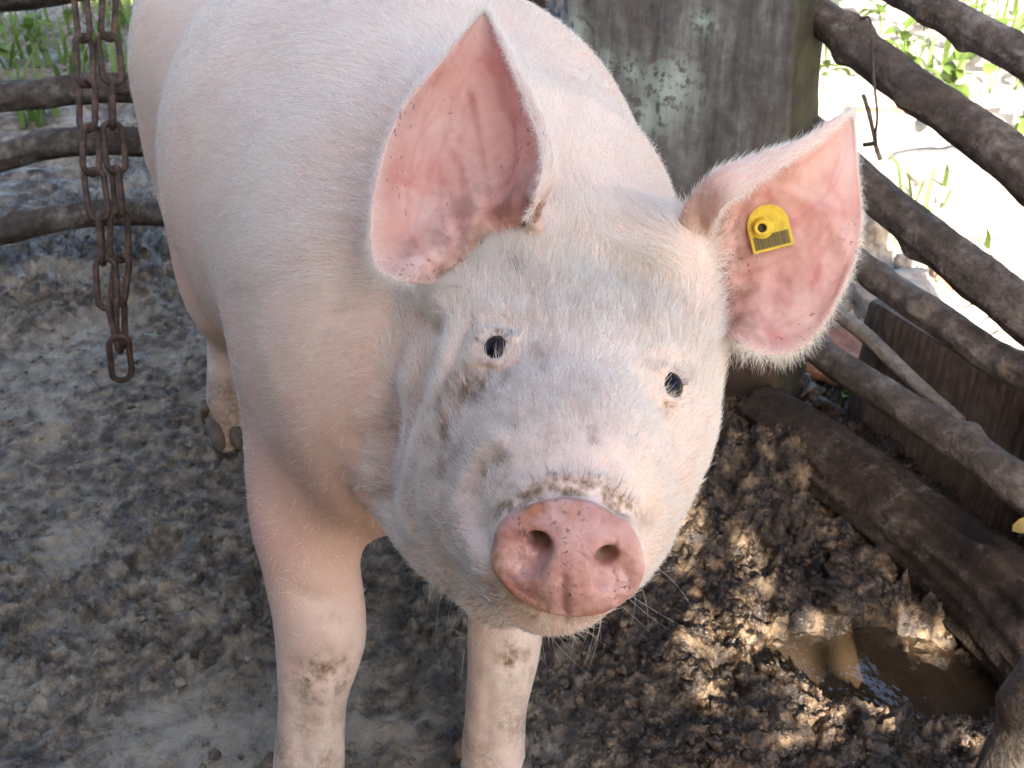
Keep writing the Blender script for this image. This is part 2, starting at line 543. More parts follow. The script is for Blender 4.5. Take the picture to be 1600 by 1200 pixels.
# ---- the broad weathered slab that stands as a post
def slab_material():
    k = NT("weathered slab wood")
    st = k.noise(7, 6, 0.62, scl=(6, 6, 0.8)); n2 = k.noise(46, 5, 0.7); n3 = k.noise(5, 4)
    col = k.ramp(k.math('ADD', k.math('MULTIPLY', st, 0.6), k.math('MULTIPLY', n2, 0.4)), (0.33, (0.050, 0.049, 0.047)), (0.50, (0.118, 0.119, 0.117)), (0.66, (0.23, 0.234, 0.232)))
    col = k.mix(k.rng(n3, 0.5, 0.68, 0, 0.2), col, (0.105, 0.068, 0.042))
    lich = k.math('MULTIPLY', k.attr("lichen"), k.rng(k.noise(70, 4, 0.6), 0.42, 0.50))
    col = k.mix(lich, col, (0.36, 0.45, 0.41))
    low = k.attr("splash")
    col = k.mix(low, col, (0.060, 0.037, 0.023))
    side_shade_moss = k.math('MULTIPLY', k.attr("side_shade_moss"), k.rng(k.noise(40, 4), 0.40, 0.55))
    col = k.mix(k.math('MULTIPLY', k.attr('side_shade_moss'), 0.9), col, (0.028, 0.024, 0.017))  # shade of the right side face, painted as dark brown
    col = k.mix(k.math('MULTIPLY', side_shade_moss, 0.3), col, (0.09, 0.09, 0.04))
    k.bump(k.math('ADD', st, k.math('MULTIPLY', n2, 0.5)), 0.6, 0.008)
    k.p(color=col, rough=0.85, spec=0.25)
    return k.mat
MAT_SLAB = slab_material()
def grid_box(w, t, h, nx, nt, nz):
    bm = bmesh.new()
    bmesh.ops.create_cube(bm, size=1.0)
    for v in bm.verts: v.co = Vector((v.co.x * w, v.co.y * t, (v.co.z + 0.5) * h))
    bmesh.ops.bevel(bm, geom=bm.edges[:], offset=0.010, segments=2, affect='EDGES', profile=0.6)
    for ax, n, span, off in ((0, nx, w, -w / 2), (1, nt, t, -t / 2), (2, nz, h, 0)):
        for i in range(1, n):
            co = Vector((0, 0, 0)); co[ax] = off + span * i / n
            no = Vector((0, 0, 0)); no[ax] = 1
            bmesh.ops.bisect_plane(bm, geom=bm.verts[:] + bm.edges[:] + bm.faces[:], plane_co=co, plane_no=no)
    bm.normal_update()
    v = np.array([x.co[:] for x in bm.verts]); f = [[q.index for q in p.verts] for p in bm.faces]
    n = np.array([x.normal[:] for x in bm.verts])
    bm.free()
    return v, f, n
sv, sf, sn_ = grid_box(0.365, 0.085, 2.05, 34, 8, 120)
lv = sv.copy()
sv = sv + sn_ * (0.0055 * fbm(sv * np.array([16, 16, 3]), 3) + 0.003 * fbm(sv * np.array([55, 55, 14]), 3))[:, None]
sv[:, 0] += 0.012 * noise3(np.stack([sv[:, 2] * 2.2, sv[:, 2] * 0, sv[:, 2] * 0 + 5], 1)) - 0.075 * sv[:, 2]
fr = PG(1212, 690)
sn_f = nrm([-0.62, -0.785, 0]); sn_r = np.array([-sn_f[1], sn_f[0], 0])
cen = fr - sn_r * 0.183 - sn_f * 0.045
cen[2] = -0.06
W = cen + lv * 0 + sv[:, :1] * sn_r + sv[:, 1:2] * (-sn_f) + sv[:, 2:] * np.array([0, 0, 1.0])
slab_me = mesh_from("slab_post", W, sf)
sx, sy, _ = to_px(W)
li = np.zeros(len(W))
for cx, cy, r in ((892, 48, 26), (1042, 140, 44), (1020, 178, 34), (1058, 120, 30), (985, 110, 18), (1100, 35, 18), (945, 95, 14)):
    li = np.maximum(li, np.exp(-((sx - cx) ** 2 + (sy - cy) ** 2) / r ** 2))
point_attr(slab_me, "lichen", li * (W @ sn_f < (cen @ sn_f) + 1))
point_attr(slab_me, "splash", sstep(0.40, 0.12, W[:, 2] + 0.08 * fbm(W * 12, 3)) * 0.9)
point_attr(slab_me, "side_shade_moss", sstep(0.1725, 0.178, lv[:, 0]))  # right side face: mask for painted shade and a little moss
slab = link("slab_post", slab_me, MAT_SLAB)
tag(slab, "broad weathered grey slab post with pale green lichen standing behind the pig", "post")

# ---- the rear left fence: bent grey rails
fence_l = empty("rail_fence")
tag(fence_l, "fence of bent grey rails behind the hanging chain at the upper left", "fence")
RAILS = [([(-260, 40), (-60, 2), (30, -12), (200, -30), (500, -40), (830, -40)], 0.027),
         ([(-260, 175), (-60, 155), (40, 148), (130, 139), (230, 137), (500, 140), (830, 170)], 0.0265),
         ([(-260, 280), (-60, 256), (20, 242), (75, 228), (160, 221), (260, 224), (500, 235), (830, 262)], 0.0255),
         ([(-260, 390), (-60, 371), (20, 358), (100, 341), (200, 331), (300, 334), (500, 345), (830, 370)], 0.0255)]
for i, (px, r) in enumerate(RAILS):
    pole("rail", [PY(x, y, 1.93) for x, y in px], [r] * len(px), MAT_BARK_L, fence_l, seed=120 + 4.7 * i, knots=4, rough=0.13)
for px, hgt, sd in ((-200, 0.66, 150.0), (600, 0.70, 160.0)):
    b = PY(px, 300, 1.99)
    pole("fence_stake", [(b[0], 1.99, -0.1), (b[0] + 0.01, 1.99, 0.3), (b[0], 1.99, hgt)], [0.035, 0.033, 0.03], MAT_BARK, fence_l, seed=sd)
b = PY(822, 20, 1.80)  # added post, dark to stand in for the shadowed gap
dp = pole("dark_gap_post", [(b[0], 1.80, -0.1), (b[0], 1.80, 0.4), (b[0] + .01, 1.80, 0.85)], [0.030, 0.030, 0.028], MAT_LOG, None, seed=171.0)
tag(dp, "dark round post added for the shadowed gap between the pig's back and the slab post", "post")

# ---- added unseen board wall behind the camera: shades the pen, holes cut for sun patches
WALL_Y, WALL_H, WALL_X1 = -1.6, 3.6, 0.55
SPOTS = [  # sun patches on the mud: pixel, half sizes in metres of the holes in the added sheet
    (1062, 815, .016, .028), (1183, 885, .013, .040), (1135, 985, .034, .024), (1190, 1010, .018, .020), (1258, 1045, .018, .024),
    (1395, 985, .024, .014), (1440, 1015, .036, .018), (1345, 1045, .010, .034), (1290, 1000, .012, .014), (1270, 1105, .020, .018), (1440, 1135, .014, .012), (1486, 1140, .012, .012),
    (1100, 1060, .014, .018), (1590, 960, .016, .024), (1395, 1105, .020, .012), (1075, 870, .012, .012), (1225, 1150, .010, .010),
]
hz = []
for px, py, a, bb in SPOTS:
    g = PG(px, py, 0.01)
    t = (WALL_Y - g[1]) / SUN_DIR.y
    hz.append((g[0] + SUN_DIR.x * t, 0.01 + SUN_DIR.z * t, a, bb * 0.62))
hx0, hx1 = min(h[0] for h in hz) - .08, min(max(h[0] for h in hz) + .08, WALL_X1)
hy0, hy1 = min(h[1] for h in hz) - .08, max(h[1] for h in hz) + .08
def merge_axis(lo, hi, c, f0, f1, f):
    return np.unique(np.round(np.concatenate([np.arange(lo, f0, c), np.arange(f0, f1, f), np.arange(f1, hi, c), [hi]]), 4))
rx = merge_axis(-0.45, WALL_X1, 0.05, hx0, hx1, 0.006); rz_ = merge_axis(0.0, WALL_H, 0.1, hy0, hy1, 0.006)
QX, QZ = np.meshgrid(rx, rz_, indexing='ij')
cxm, czm = 0.5 * (QX[:-1, :-1] + QX[1:, 1:]), 0.5 * (QZ[:-1, :-1] + QZ[1:, 1:])
pc = np.stack([cxm.ravel(), czm.ravel(), np.zeros(cxm.size)], 1)
jag = fbm(pc * 30, 3).reshape(cxm.shape)
keep = np.ones(cxm.shape, bool)
for x, z, a, bb in hz:
    keep &= np.hypot((cxm - x) / (1.75 * a), (czm - z) / (1.95 * bb)) + 0.55 * jag > 0.92
ri = np.arange(QX.size).reshape(QX.shape)
rf = np.stack([ri[:-1, :-1], ri[1:, :-1], ri[1:, 1:], ri[:-1, 1:]], -1)[keep]
def blocker_material():
    k = NT("added blocker boards")
    g = k.noise(6, 5, 0.6, scl=(12, 12, 0.6))
    k.p(color=k.ramp(g, (0.35, (0.07, 0.055, 0.044)), (0.65, (0.20, 0.165, 0.135))), rough=0.85)
    k.bump(g, 0.5, 0.006)
    return k.mat
MAT_BLOCKER = blocker_material()
blocker = empty("blocker_wall")
tag(blocker, "tall unseen board wall added behind the camera to shade the pen", "wall")
sheet = link("sun_hole_sheet", mesh_from("sun_hole_sheet", np.stack([QX.ravel(), np.full(QX.size, WALL_Y), QZ.ravel()], 1), rf, False), MAT_BLOCKER, blocker)  # added sheet, pierced along the sun rays to throw patches
sol = sheet.modifiers.new("thickness", 'SOLIDIFY'); sol.thickness = 0.004
bm = bmesh.new(); bmesh.ops.create_cube(bm, size=1.0)
bmesh.ops.scale(bm, vec=(0.205, 0.03, WALL_H), verts=bm.verts)
bmesh.ops.bevel(bm, geom=bm.edges[:], offset=0.004, segments=1, affect='EDGES')
bd = bpy.data.meshes.new("blocker_board"); bm.to_mesh(bd); bm.free()
for i in range(10):  # added side wing, cuts skylight from the front left
    o = link("blocker_board", bd, MAT_BLOCKER, blocker)
    o.location = (-2.05 - 0.006 * (i % 2), WALL_Y + 0.15 + i * 0.206, WALL_H / 2 - 0.02); o.rotation_euler = (0, 0, math.pi / 2)
for i in range(22):
    o = link("blocker_board", bd, MAT_BLOCKER, blocker)
    o.location = (-0.545 - i * 0.206, WALL_Y - 0.006 * (i % 3), WALL_H / 2 - 0.02)
# ================================================================== the pig
# ---- distance-field helpers (all positions in metres, world space)
def rotdot(p, M):
    return p @ M.T

def sd_rcone(p, a, b, r1, r2):
    """capsule whose radius runs from r1 at a to r2 at b"""
    a = np.asarray(a, float); b = np.asarray(b, float)
    ba = b - a
    h = np.clip(((p - a) @ ba) / (ba @ ba), 0, 1)
    q = p - a - h[:, None] * ba
    return np.sqrt(np.einsum('ij,ij->i', q, q)) - (r1 + (r2 - r1) * h)

def sd_ell(p, c, r, M=None):
    q = p - np.asarray(c, float)
    if M is not None:
        q = q @ M.T
    r = np.asarray(r, float)
    k0 = np.linalg.norm(q / r, axis=1)
    k1 = np.linalg.norm(q / (r * r), axis=1) + 1e-9
    return k0 * (k0 - 1.0) / k1

def smin(a, b, k):
    h = np.clip(0.5 + 0.5 * (b - a) / k, 0, 1)
    return b + (a - b) * h - k * h * (1 - h)

def smax(a, b, k):
    return -smin(-a, -b, k)

def poly_dist(p, pts):
    d = None
    for a, b in zip(pts[:-1], pts[1:]):
        a = np.asarray(a, float); b = np.asarray(b, float)
        ba = b - a
        h = np.clip(((p - a) @ ba) / (ba @ ba), 0, 1)
        e = np.linalg.norm(p - a - h[:, None] * ba, axis=1)
        d = e if d is None else np.minimum(d, e)
    return d

# ---- body frame: origin on the ground between the front hooves
B_O = np.array([0.033, 0.753, 0.0])
B_F = nrm([0.428, -0.904, 0]); B_L = np.array([-B_F[1], B_F[0], 0.0])   # B_L: to image right
B_Z = np.array([0, 0, 1.0])
B_M = np.stack([B_F, B_L, B_Z])
def BP(u, v, w):
    return B_O + B_F * u + B_L * v + B_Z * w

# ---- head frame from the snout and the two eyes
SN = P(888, 872, 0.60)
EL = P(776, 546, 0.733); ER = P(1047, 604, 0.742)
H_T = nrm(ER - EL)
_m = 0.5 * (EL + ER) - SN
_m = _m - H_T * (_m @ H_T)
_L = np.linalg.norm(_m)
_ang = math.asin(0.052 / _L)
_n = np.cross(H_T, nrm(_m))
if _n @ C_U > 0: pass
def _rot(v, k, a):
    return v * math.cos(a) + np.cross(k, v) * math.sin(a) + k * (k @ v) * (1 - math.cos(a))
_c1 = _rot(nrm(_m), H_T, _ang); _c2 = _rot(nrm(_m), H_T, -_ang)
H_A = _c1 if _c1[2] < _c2[2] else _c2           # from the snout back through the head
H_Q = np.cross(H_A, H_T)
if H_Q @ C_U < 0: H_Q = -H_Q
H_M = np.stack([H_A, H_T, H_Q])
def HP(s, t, q):
    return SN + H_A * s + H_T * t + H_Q * q
def HL(p):
    return (np.asarray(p) - SN) @ H_M.T
EL_L, ER_L = HL(EL), HL(ER)
# direction the snout disc looks: mostly along -H_A, turned to the camera a little
DISC_N = nrm(-H_A * 0.93 + nrm(CAM - SN) * 0.35)
DISC_T = nrm(H_T - DISC_N * (H_T @ DISC_N))
DISC_Q = np.cross(DISC_N, DISC_T)
if DISC_Q @ H_Q < 0: DISC_Q = -DISC_Q
DISC_M = np.stack([DISC_N, DISC_T, DISC_Q])

def head_sdf(p):
    q = HL(p)
    qs = q * np.array([1, 0.92, 1.0])
    d = sd_rcone(qs, (0.018, 0, -0.002), (0.10, 0.0, 0.010), 0.0355, 0.050)
    d = smin(d, sd_rcone(qs, (0.09, 0, 0.010), (0.20, 0, 0.012), 0.050, 0.080), 0.03)
    d = smin(d, sd_ell(q, (0.225, 0, 0.018), (0.10, 0.113, 0.078)), 0.03)
    for sg in (-1, 1):
        d = smin(d, sd_ell(q, (0.213, sg * 0.065, -0.020), (0.085, 0.043, 0.070)), 0.03)
        d = smin(d, sd_ell(q, (0.225, 0.047 if sg > 0 else -0.056, -0.072), (0.100, 0.050, 0.056)), 0.03)
    # lower jaw and lip
    d = smin(d, sd_rcone(q * np.array([1, 0.62, 1]), (0.040, 0, -0.052), (0.20, 0, -0.094), 0.021, 0.050), 0.026)
    for sg in (-1, 1):
        d = smin(d, sd_ell(q, (0.150, sg * 0.042, -0.022), (0.070, 0.032, 0.045)), 0.03)
    # side lips of the muzzle
    for sg in (-1, 1):
        d = smin(d, sd_rcone(q, (0.03, sg * 0.022, -0.022), (0.12, sg * 0.048, -0.035), 0.020, 0.032), 0.02)
    return d

def snout_sdf(p):
    q = (p - SN) @ DISC_M.T
    ang = np.arctan2(q[:, 2], q[:, 1])
    # rounded-triangular disc outline
    rt = 0.0425; rq = np.where(q[:, 2] > 0, 0.0335, 0.0335)
    tw = 1 - 0.10 * (q[:, 2] / 0.034) * 0.5
    rr = np.sqrt((q[:, 1] / (rt * tw)) ** 2 + (q[:, 2] / rq) ** 2)
    side = (rr - 1) * 0.036
    front = q[:, 0] - 0.006 + 0.0035 * rr * rr
    back = -q[:, 0] - 0.020
    d = smax(smax(side, front, 0.007), back, 0.004)
    return d

def nostrils(p, d):
    q = (p - SN) @ DISC_M.T
    for sg, cy, cz in ((-1, -0.0175, 0.0065), (1, 0.0185, 0.0065)):
        c = np.array([0.006, cy, cz])
        # shallow dish running out and down from each hole
        dish = sd_ell(q, c + np.array([0.003, sg * 0.008, -0.008]), (0.0075, 0.0135, 0.0115))
        d = smax(d, -dish, 0.006)
        hole = sd_rcone(q, c + np.array([0.006, 0, 0]), c + np.array([-0.045, sg * 0.001, 0.006]), 0.0072, 0.0058)
        d = smax(d, -hole, 0.004)
    return d

# legs: (point, radius) chains
LEG_FR = [(P(535, 600, 1.03), 0.085), (P(482, 790, 1.005), 0.052), (P(484, 872, 1.005), 0.0415), (P(501, 985, 1.02), 0.0400),
          (P(490, 1090, 1.045), 0.0305), (P(483, 1190, 1.075), 0.033), (P(480, 1250, 1.08), 0.030)]
LEG_FL = [(P(800, 720, 1.08), 0.065), (P(795, 890, 1.06), 0.042), (P(787, 1015, 1.06), 0.0335), (P(776, 1105, 1.075), 0.029),
          (P(770, 1180, 1.095), 0.031), (P(775, 1225, 1.095), 0.028)]
LEG_RR = [(BP(-0.80, -0.075, 0.40), 0.11), (BP(-0.74, -0.115, 0.25), 0.07), (P(372, 520, 1.60), 0.043), (P(362, 600, 1.625), 0.034),
          (P(356, 655, 1.645), 0.030), (P(354, 690, 1.64), 0.022)]
LEG_RL = [(BP(-0.76, 0.09, 0.40), 0.11), (BP(-0.72, 0.125, 0.24), 0.075), (BP(-0.80, 0.11, 0.17), 0.043), (BP(-0.76, 0.11, 0.08), 0.034),
          (BP(-0.74, 0.11, 0.03), 0.033), (BP(-0.73, 0.11, 0.01), 0.03)]

def resample(chain, m=5):
    pts = np.array([c[0] for c in chain]); r = np.array([c[1] for c in chain])
    X = np.concatenate([pts, r[:, None]], 1)
    X = np.concatenate([[2 * X[0] - X[1]], X, [2 * X[-1] - X[-2]]])
    out = []
    for i in range(1, len(X) - 2):
        for t in np.arange(m) / m:
            a, b, c, d = X[i - 1], X[i], X[i + 1], X[i + 2]
            out.append(0.5 * (2 * b + (c - a) * t + (2 * a - 5 * b + 4 * c - d) * t * t + (3 * b - a - 3 * c + d) * t ** 3))
    out.append(X[-2])
    return [(o[:3], o[3]) for o in out]
LEGS = [resample(c) for c in (LEG_FR, LEG_FL, LEG_RR, LEG_RL)]
LEG_BOX = [(np.min([q - r for q, r in c], axis=0) - 0.08, np.max([q + r for q, r in c], axis=0) + 0.08) for c in LEGS]

def chain_sdf(p, chain, box):
    out = np.full(len(p), 0.08)
    m = ((p > box[0]) & (p < box[1])).all(1)
    pp = p[m]
    d = np.full(len(pp), 1.0)
    for (a, r1), (b, r2) in zip(chain[:-1], chain[1:]):
        d = smin(d, sd_rcone(pp, a, b, r1, r2), 0.006)
    out[m] = np.minimum(d, 0.08)
    return out

def body_sdf(p):
    q = (p - B_O) @ B_M.T
    d = sd_ell(q, (-0.19, -0.025, 0.500), (0.23, 0.188, 0.200))          # shoulders
    d = smin(d, sd_ell(q, (-0.45, 0.004, 0.486), (0.37, 0.226, 0.242)), 0.06)   # barrel
    d = smin(d, sd_ell(q, (-0.80, -0.01, 0.510), (0.24, 0.185, 0.215)), 0.06)   # rump
    d = smin(d, sd_ell(q, (-0.31, 0.035, 0.500), (0.20, 0.205, 0.225)), 0.05)   # withers
    d = smin(d, sd_ell(q, (-0.12, -0.13, 0.455), (0.12, 0.085, 0.150)), 0.05)  # shoulder blades
    d = smin(d, sd_ell(q, (-0.12, 0.07, 0.460), (0.12, 0.085, 0.150)), 0.05)
    d = smin(d, sd_ell(q, (-0.10, -0.05, 0.45), (0.10, 0.10, 0.10)), 0.05)   # chest
    return d

HEAD_C = HP(0.16, 0, -0.02)
EAR_ROOTS = [(P(745, 452, 0.795), P(815, 412, 0.795), 0.019), (P(1058, 395, 0.815), P(1066, 505, 0.815), 0.022), (P(870, 408, 0.850), P(1020, 400, 0.855), 0.030)]
NECK0 = BP(-0.14, 0.01, 0.50)
def pig_base(p):
    d = body_sdf(p)
    n = sd_rcone(p, NECK0, HP(0.28, 0.01, -0.02), 0.175, 0.100)
    n = smin(n, sd_rcone(p, BP(-0.12, -0.02, 0.46), HP(0.22, 0, -0.07), 0.100, 0.078), 0.05)
    d = smin(d, n, 0.06)
    for ch, bx, k in zip(LEGS, LEG_BOX, (0.04, 0.04, 0.05, 0.05)):
        d = smin(d, chain_sdf(p, ch, bx), k)
    m = np.einsum('ij,ij->i', p - HEAD_C, p - HEAD_C) < 0.34 ** 2
    if m.any():
        pp = p[m]; e = d[m]
        e = smin(e, head_sdf(pp), 0.024)
        e = smin(e, sd_rcone(pp, P(640, 735, 0.865), P(785, 915, 0.755), 0.043, 0.028), 0.022)      # throat
        for a, b, r in EAR_ROOTS:
            e = smin(e, sd_rcone(pp, a, b, r, r), 0.055)
        s = np.linalg.norm(pp - SN, axis=1) < 0.10
        if s.any():
            ps = pp[s]
            e[s] = nostrils(ps, smin(e[s], snout_sdf(ps), 0.006))
        d[m] = e
    return d

# ---- surface extraction: cell centres on the zero level, then Newton steps onto the field
def sdf_grad(f, p, e=0.0012):
    k = np.array([[1, -1, -1], [-1, -1, 1], [-1, 1, -1], [1, 1, 1]], float)
    g = 0; m = 0
    for kk in k:
        v = f(p + kk * e)
        g = g + kk * v[:, None]; m = m + v
    g = g / (4 * e)
    return m / 4, g

def project(f, p, it=3, lim=0.006):
    for _ in range(it):
        v, g = sdf_grad(f, p)
        st = v[:, None] * g / (np.einsum('ij,ij->i', g, g)[:, None] + 0.05)
        ln = np.linalg.norm(st, axis=1)[:, None]
        p = p - st * np.minimum(1, lim / (ln + 1e-9))
    return p

def surface(f, lo, hi, h):
    lo = np.array(lo); n = np.ceil((np.array(hi) - lo) / h).astype(int) + 1
    ax = [lo[i] + h * np.arange(n[i]) for i in range(3)]
    bs = 6
    nb = (n + bs - 1) // bs
    bc = np.stack(np.meshgrid(*[lo[i] + h * (np.arange(nb[i]) * bs + (bs - 1) / 2) for i in range(3)], indexing='ij'), -1)
    bv = f(bc.reshape(-1, 3)).reshape(nb)
    full = np.repeat(np.repeat(np.repeat(bv, bs, 0), bs, 1), bs, 2)[:n[0], :n[1], :n[2]].astype(np.float32)
    near = np.abs(full) < h * bs * 0.5 * 1.7321 * 1.25 + 0.012
    val = full
    ii = np.argwhere(near)
    for k0 in range(0, len(ii), 200000):
        jj = ii[k0:k0 + 200000]
        val[tuple(jj.T)] = f(lo + jj * h)
    ins = val < 0
    c = np.zeros(np.array(n) - 1, np.int8)
    for dx in (0, 1):
        for dy in (0, 1):
            for dz in (0, 1):
                c += ins[dx:n[0] - 1 + dx, dy:n[1] - 1 + dy, dz:n[2] - 1 + dz]
    act = (c > 0) & (c < 8)
    idx = -np.ones(act.shape, np.int64)
    cells = np.argwhere(act)
    idx[act] = np.arange(len(cells))
    v = lo + (cells + 0.5) * h
    quads = []
    for a in range(3):
        b, cc = (a + 1) % 3, (a + 2) % 3
        s0 = [slice(None)] * 3; s1 = [slice(None)] * 3
        s0[a] = slice(0, -1); s1[a] = slice(1, None)
        ch = ins[tuple(s0)] != ins[tuple(s1)]
        e = np.argwhere(ch)
        e = e[(e[:, b] > 0) & (e[:, cc] > 0) & (e[:, b] < n[b] - 1) & (e[:, cc] < n[cc] - 1)]
        flip = ins[tuple(e.T)]
        db = np.zeros(3, int); db[b] = 1
        dc = np.zeros(3, int); dc[cc] = 1
        qd = np.stack([idx[tuple((e - db - dc).T)], idx[tuple((e - dc).T)], idx[tuple(e.T)], idx[tuple((e - db).T)]], 1)
        qd[~flip] = qd[~flip][:, ::-1]
        quads.append(qd)
    q = np.concatenate(quads)
    return v, q[(q >= 0).all(1)]

def smooth_verts(v, q, it=1, w=0.5):
    e = np.concatenate([q[:, [0, 1]], q[:, [1, 2]], q[:, [2, 3]], q[:, [3, 0]]])
    for _ in range(it):
        s = np.zeros_like(v); c = np.zeros(len(v))
        np.add.at(s, e[:, 0], v[e[:, 1]]); np.add.at(s, e[:, 1], v[e[:, 0]])
        np.add.at(c, e[:, 0], 1); np.add.at(c, e[:, 1], 1)
        v = v * (1 - w) + w * s / c[:, None]
    return v

def subdivide(v, faces, sel):
    """split the selected quads in four; neighbours keep their corners and take the new edge points"""
    nv = len(v)
    q = np.asarray(faces)
    ed = np.stack([q, np.roll(q, -1, 1)], 2)
    es = np.sort(ed[sel].reshape(-1, 2), 1)
    key = es[:, 0] * nv + es[:, 1]
    uk, inv = np.unique(key, return_inverse=True)
    mid = 0.5 * (v[uk // nv] + v[uk % nv])
    cen = v[q[sel]].mean(1)
    m = (nv + inv).reshape(-1, 4)
    ci = nv + len(uk) + np.arange(len(cen))
    qs = q[sel]
    new = []
    for k in range(4):
        new.append(np.stack([qs[:, k], m[:, k], ci, m[:, (k - 1) % 4]], 1))
    new = np.concatenate(new)
    rest = q[~sel]
    rk = np.sort(np.stack([rest, np.roll(rest, -1, 1)], 2).reshape(-1, 2), 1)
    rk = (rk[:, 0] * nv + rk[:, 1]).reshape(-1, 4)
    pos = np.searchsorted(uk, rk); pos[pos >= len(uk)] = 0
    has = uk[pos] == rk
    plain = rest[~has.any(1)]
    mixed = []
    for f, hh, pp in zip(rest[has.any(1)], has[has.any(1)], pos[has.any(1)]):
        poly = []
        for k in range(4):
            poly.append(int(f[k]))
            if hh[k]: poly.append(int(nv + pp[k]))
        mixed.append(poly)
    return np.concatenate([v, mid, cen]), new, plain, mixed


def hit(px, py, d0=0.45):
    """depth at which the ray through photo pixel px, py meets the pig"""
    d = d0
    for _ in range(60):
        v = pig_base(P(px, py, d)[None])[0]
        d += v * 0.8
        if abs(v) < 2e-4: break
    return d

# ---- eyes: a lid bulge with an almond opening, the eyeball sits behind it
EYES = []
for px, py, wo, ho, sg in ((777, 545, 0.0064, 0.0074, -1), (1048, 603, 0.0060, 0.0076, 1)):
    c = P(px, py, hit(px, py))
    _, g = sdf_grad(pig_base, c[None])
    out = nrm(nrm(g[0]) + 0.55 * nrm(CAM - c))
    wa = nrm(H_T - out * (H_T @ out)); ha = np.cross(out, wa)
    if ha @ H_Q < 0: ha = -ha
    EYES.append((c, out, wa, ha, wo, ho, sg))

def pig_sdf(p):
    d = pig_base(p)
    for c, out, wa, ha, wo, ho, sg in EYES:
        m = np.linalg.norm(p - c, axis=1) < 0.06
        if not m.any(): continue
        pp = p[m]; e = d[m]
        M = np.stack([out, wa, ha])
        q = (pp - c) @ M.T
        # socket hollow, then lids
        e = e + 0.0040 * np.exp(-((q[:, 1] / 0.022) ** 2 + (q[:, 2] / 0.020) ** 2)) * sstep(0.06, 0.03, np.linalg.norm(pp - c, axis=1))
        lid = sd_ell(q, (-0.0105, 0, 0.0), (0.0155, 0.0160, 0.0145))
        e = smin(e, lid, 0.012)
        e = smin(e, sd_ell(q, (-0.001, 0, 0.0088), (0.0085, 0.0135, 0.0042)), 0.005)
        e = smin(e, sd_ell(q, (-0.003, 0, -0.0105), (0.0075, 0.0120, 0.0030)), 0.006)
        hole = smax(sd_ell(q, (0.004, 0, -0.0006), (0.0135, wo, ho)), q[:, 2] - 0.0046 + 0.10 * sg * q[:, 1], 0.0015)
        e = smax(e, -hole, 0.002)
        d[m] = e
    return d

GRID_H = 0.010
pv, pq = surface(pig_base, (-0.75, 0.36, -0.02), (0.35, 2.0, 0.86), GRID_H)
pv = project(pig_base, pv, 3)
pv = smooth_verts(pv, pq, 2)
pv = project(pig_base, pv, 2)
_sel = (np.linalg.norm(pv[pq].mean(1) - CAM, axis=1) < 1.62)
pv, qa, rest, mixed = subdivide(pv, pq, _sel)
pig_rest = [rest]; pig_mixed = list(mixed)
n0 = len(pv)
pv = project(pig_base, pv, 2)
# a second level on the head, a third round the eyes and on the snout disc
hl = HL(pv[qa].mean(1))
_sel = (hl[:, 0] < 0.30) & (np.abs(hl[:, 1]) < 0.16) & (hl[:, 2] > -0.17)
pv, qa, rest, mixed = subdivide(pv, qa, _sel)
pig_rest.append(rest); pig_mixed += mixed
pv[n0:] = project(pig_base, pv[n0:], 2)
n0 = len(pv)
fc = pv[qa].mean(1)
_sel = np.linalg.norm(fc - SN, axis=1) < 0.055
for e in EYES:
    _sel |= np.linalg.norm(fc - e[0], axis=1) < 0.034
pv, qa, rest, mixed = subdivide(pv, qa, _sel)
pig_rest.append(rest); pig_mixed += mixed
pv[n0:] = project(pig_base, pv[n0:], 1)
_near = np.zeros(len(pv), bool)
for e in EYES:
    _near |= np.linalg.norm(pv - e[0], axis=1) < 0.05
pv[_near] = project(pig_sdf, pv[_near], 8, 0.003)

pig_quads = np.concatenate([qa] + pig_rest)

def vert_normals(v, q):
    fn = np.cross(v[q[:, 2]] - v[q[:, 0]], v[q[:, 3]] - v[q[:, 1]])
    n = np.zeros_like(v)
    for k in range(4):
        np.add.at(n, q[:, k], fn)
    return n / (np.linalg.norm(n, axis=1)[:, None] + 1e-12)
pn = vert_normals(pv, pig_quads)

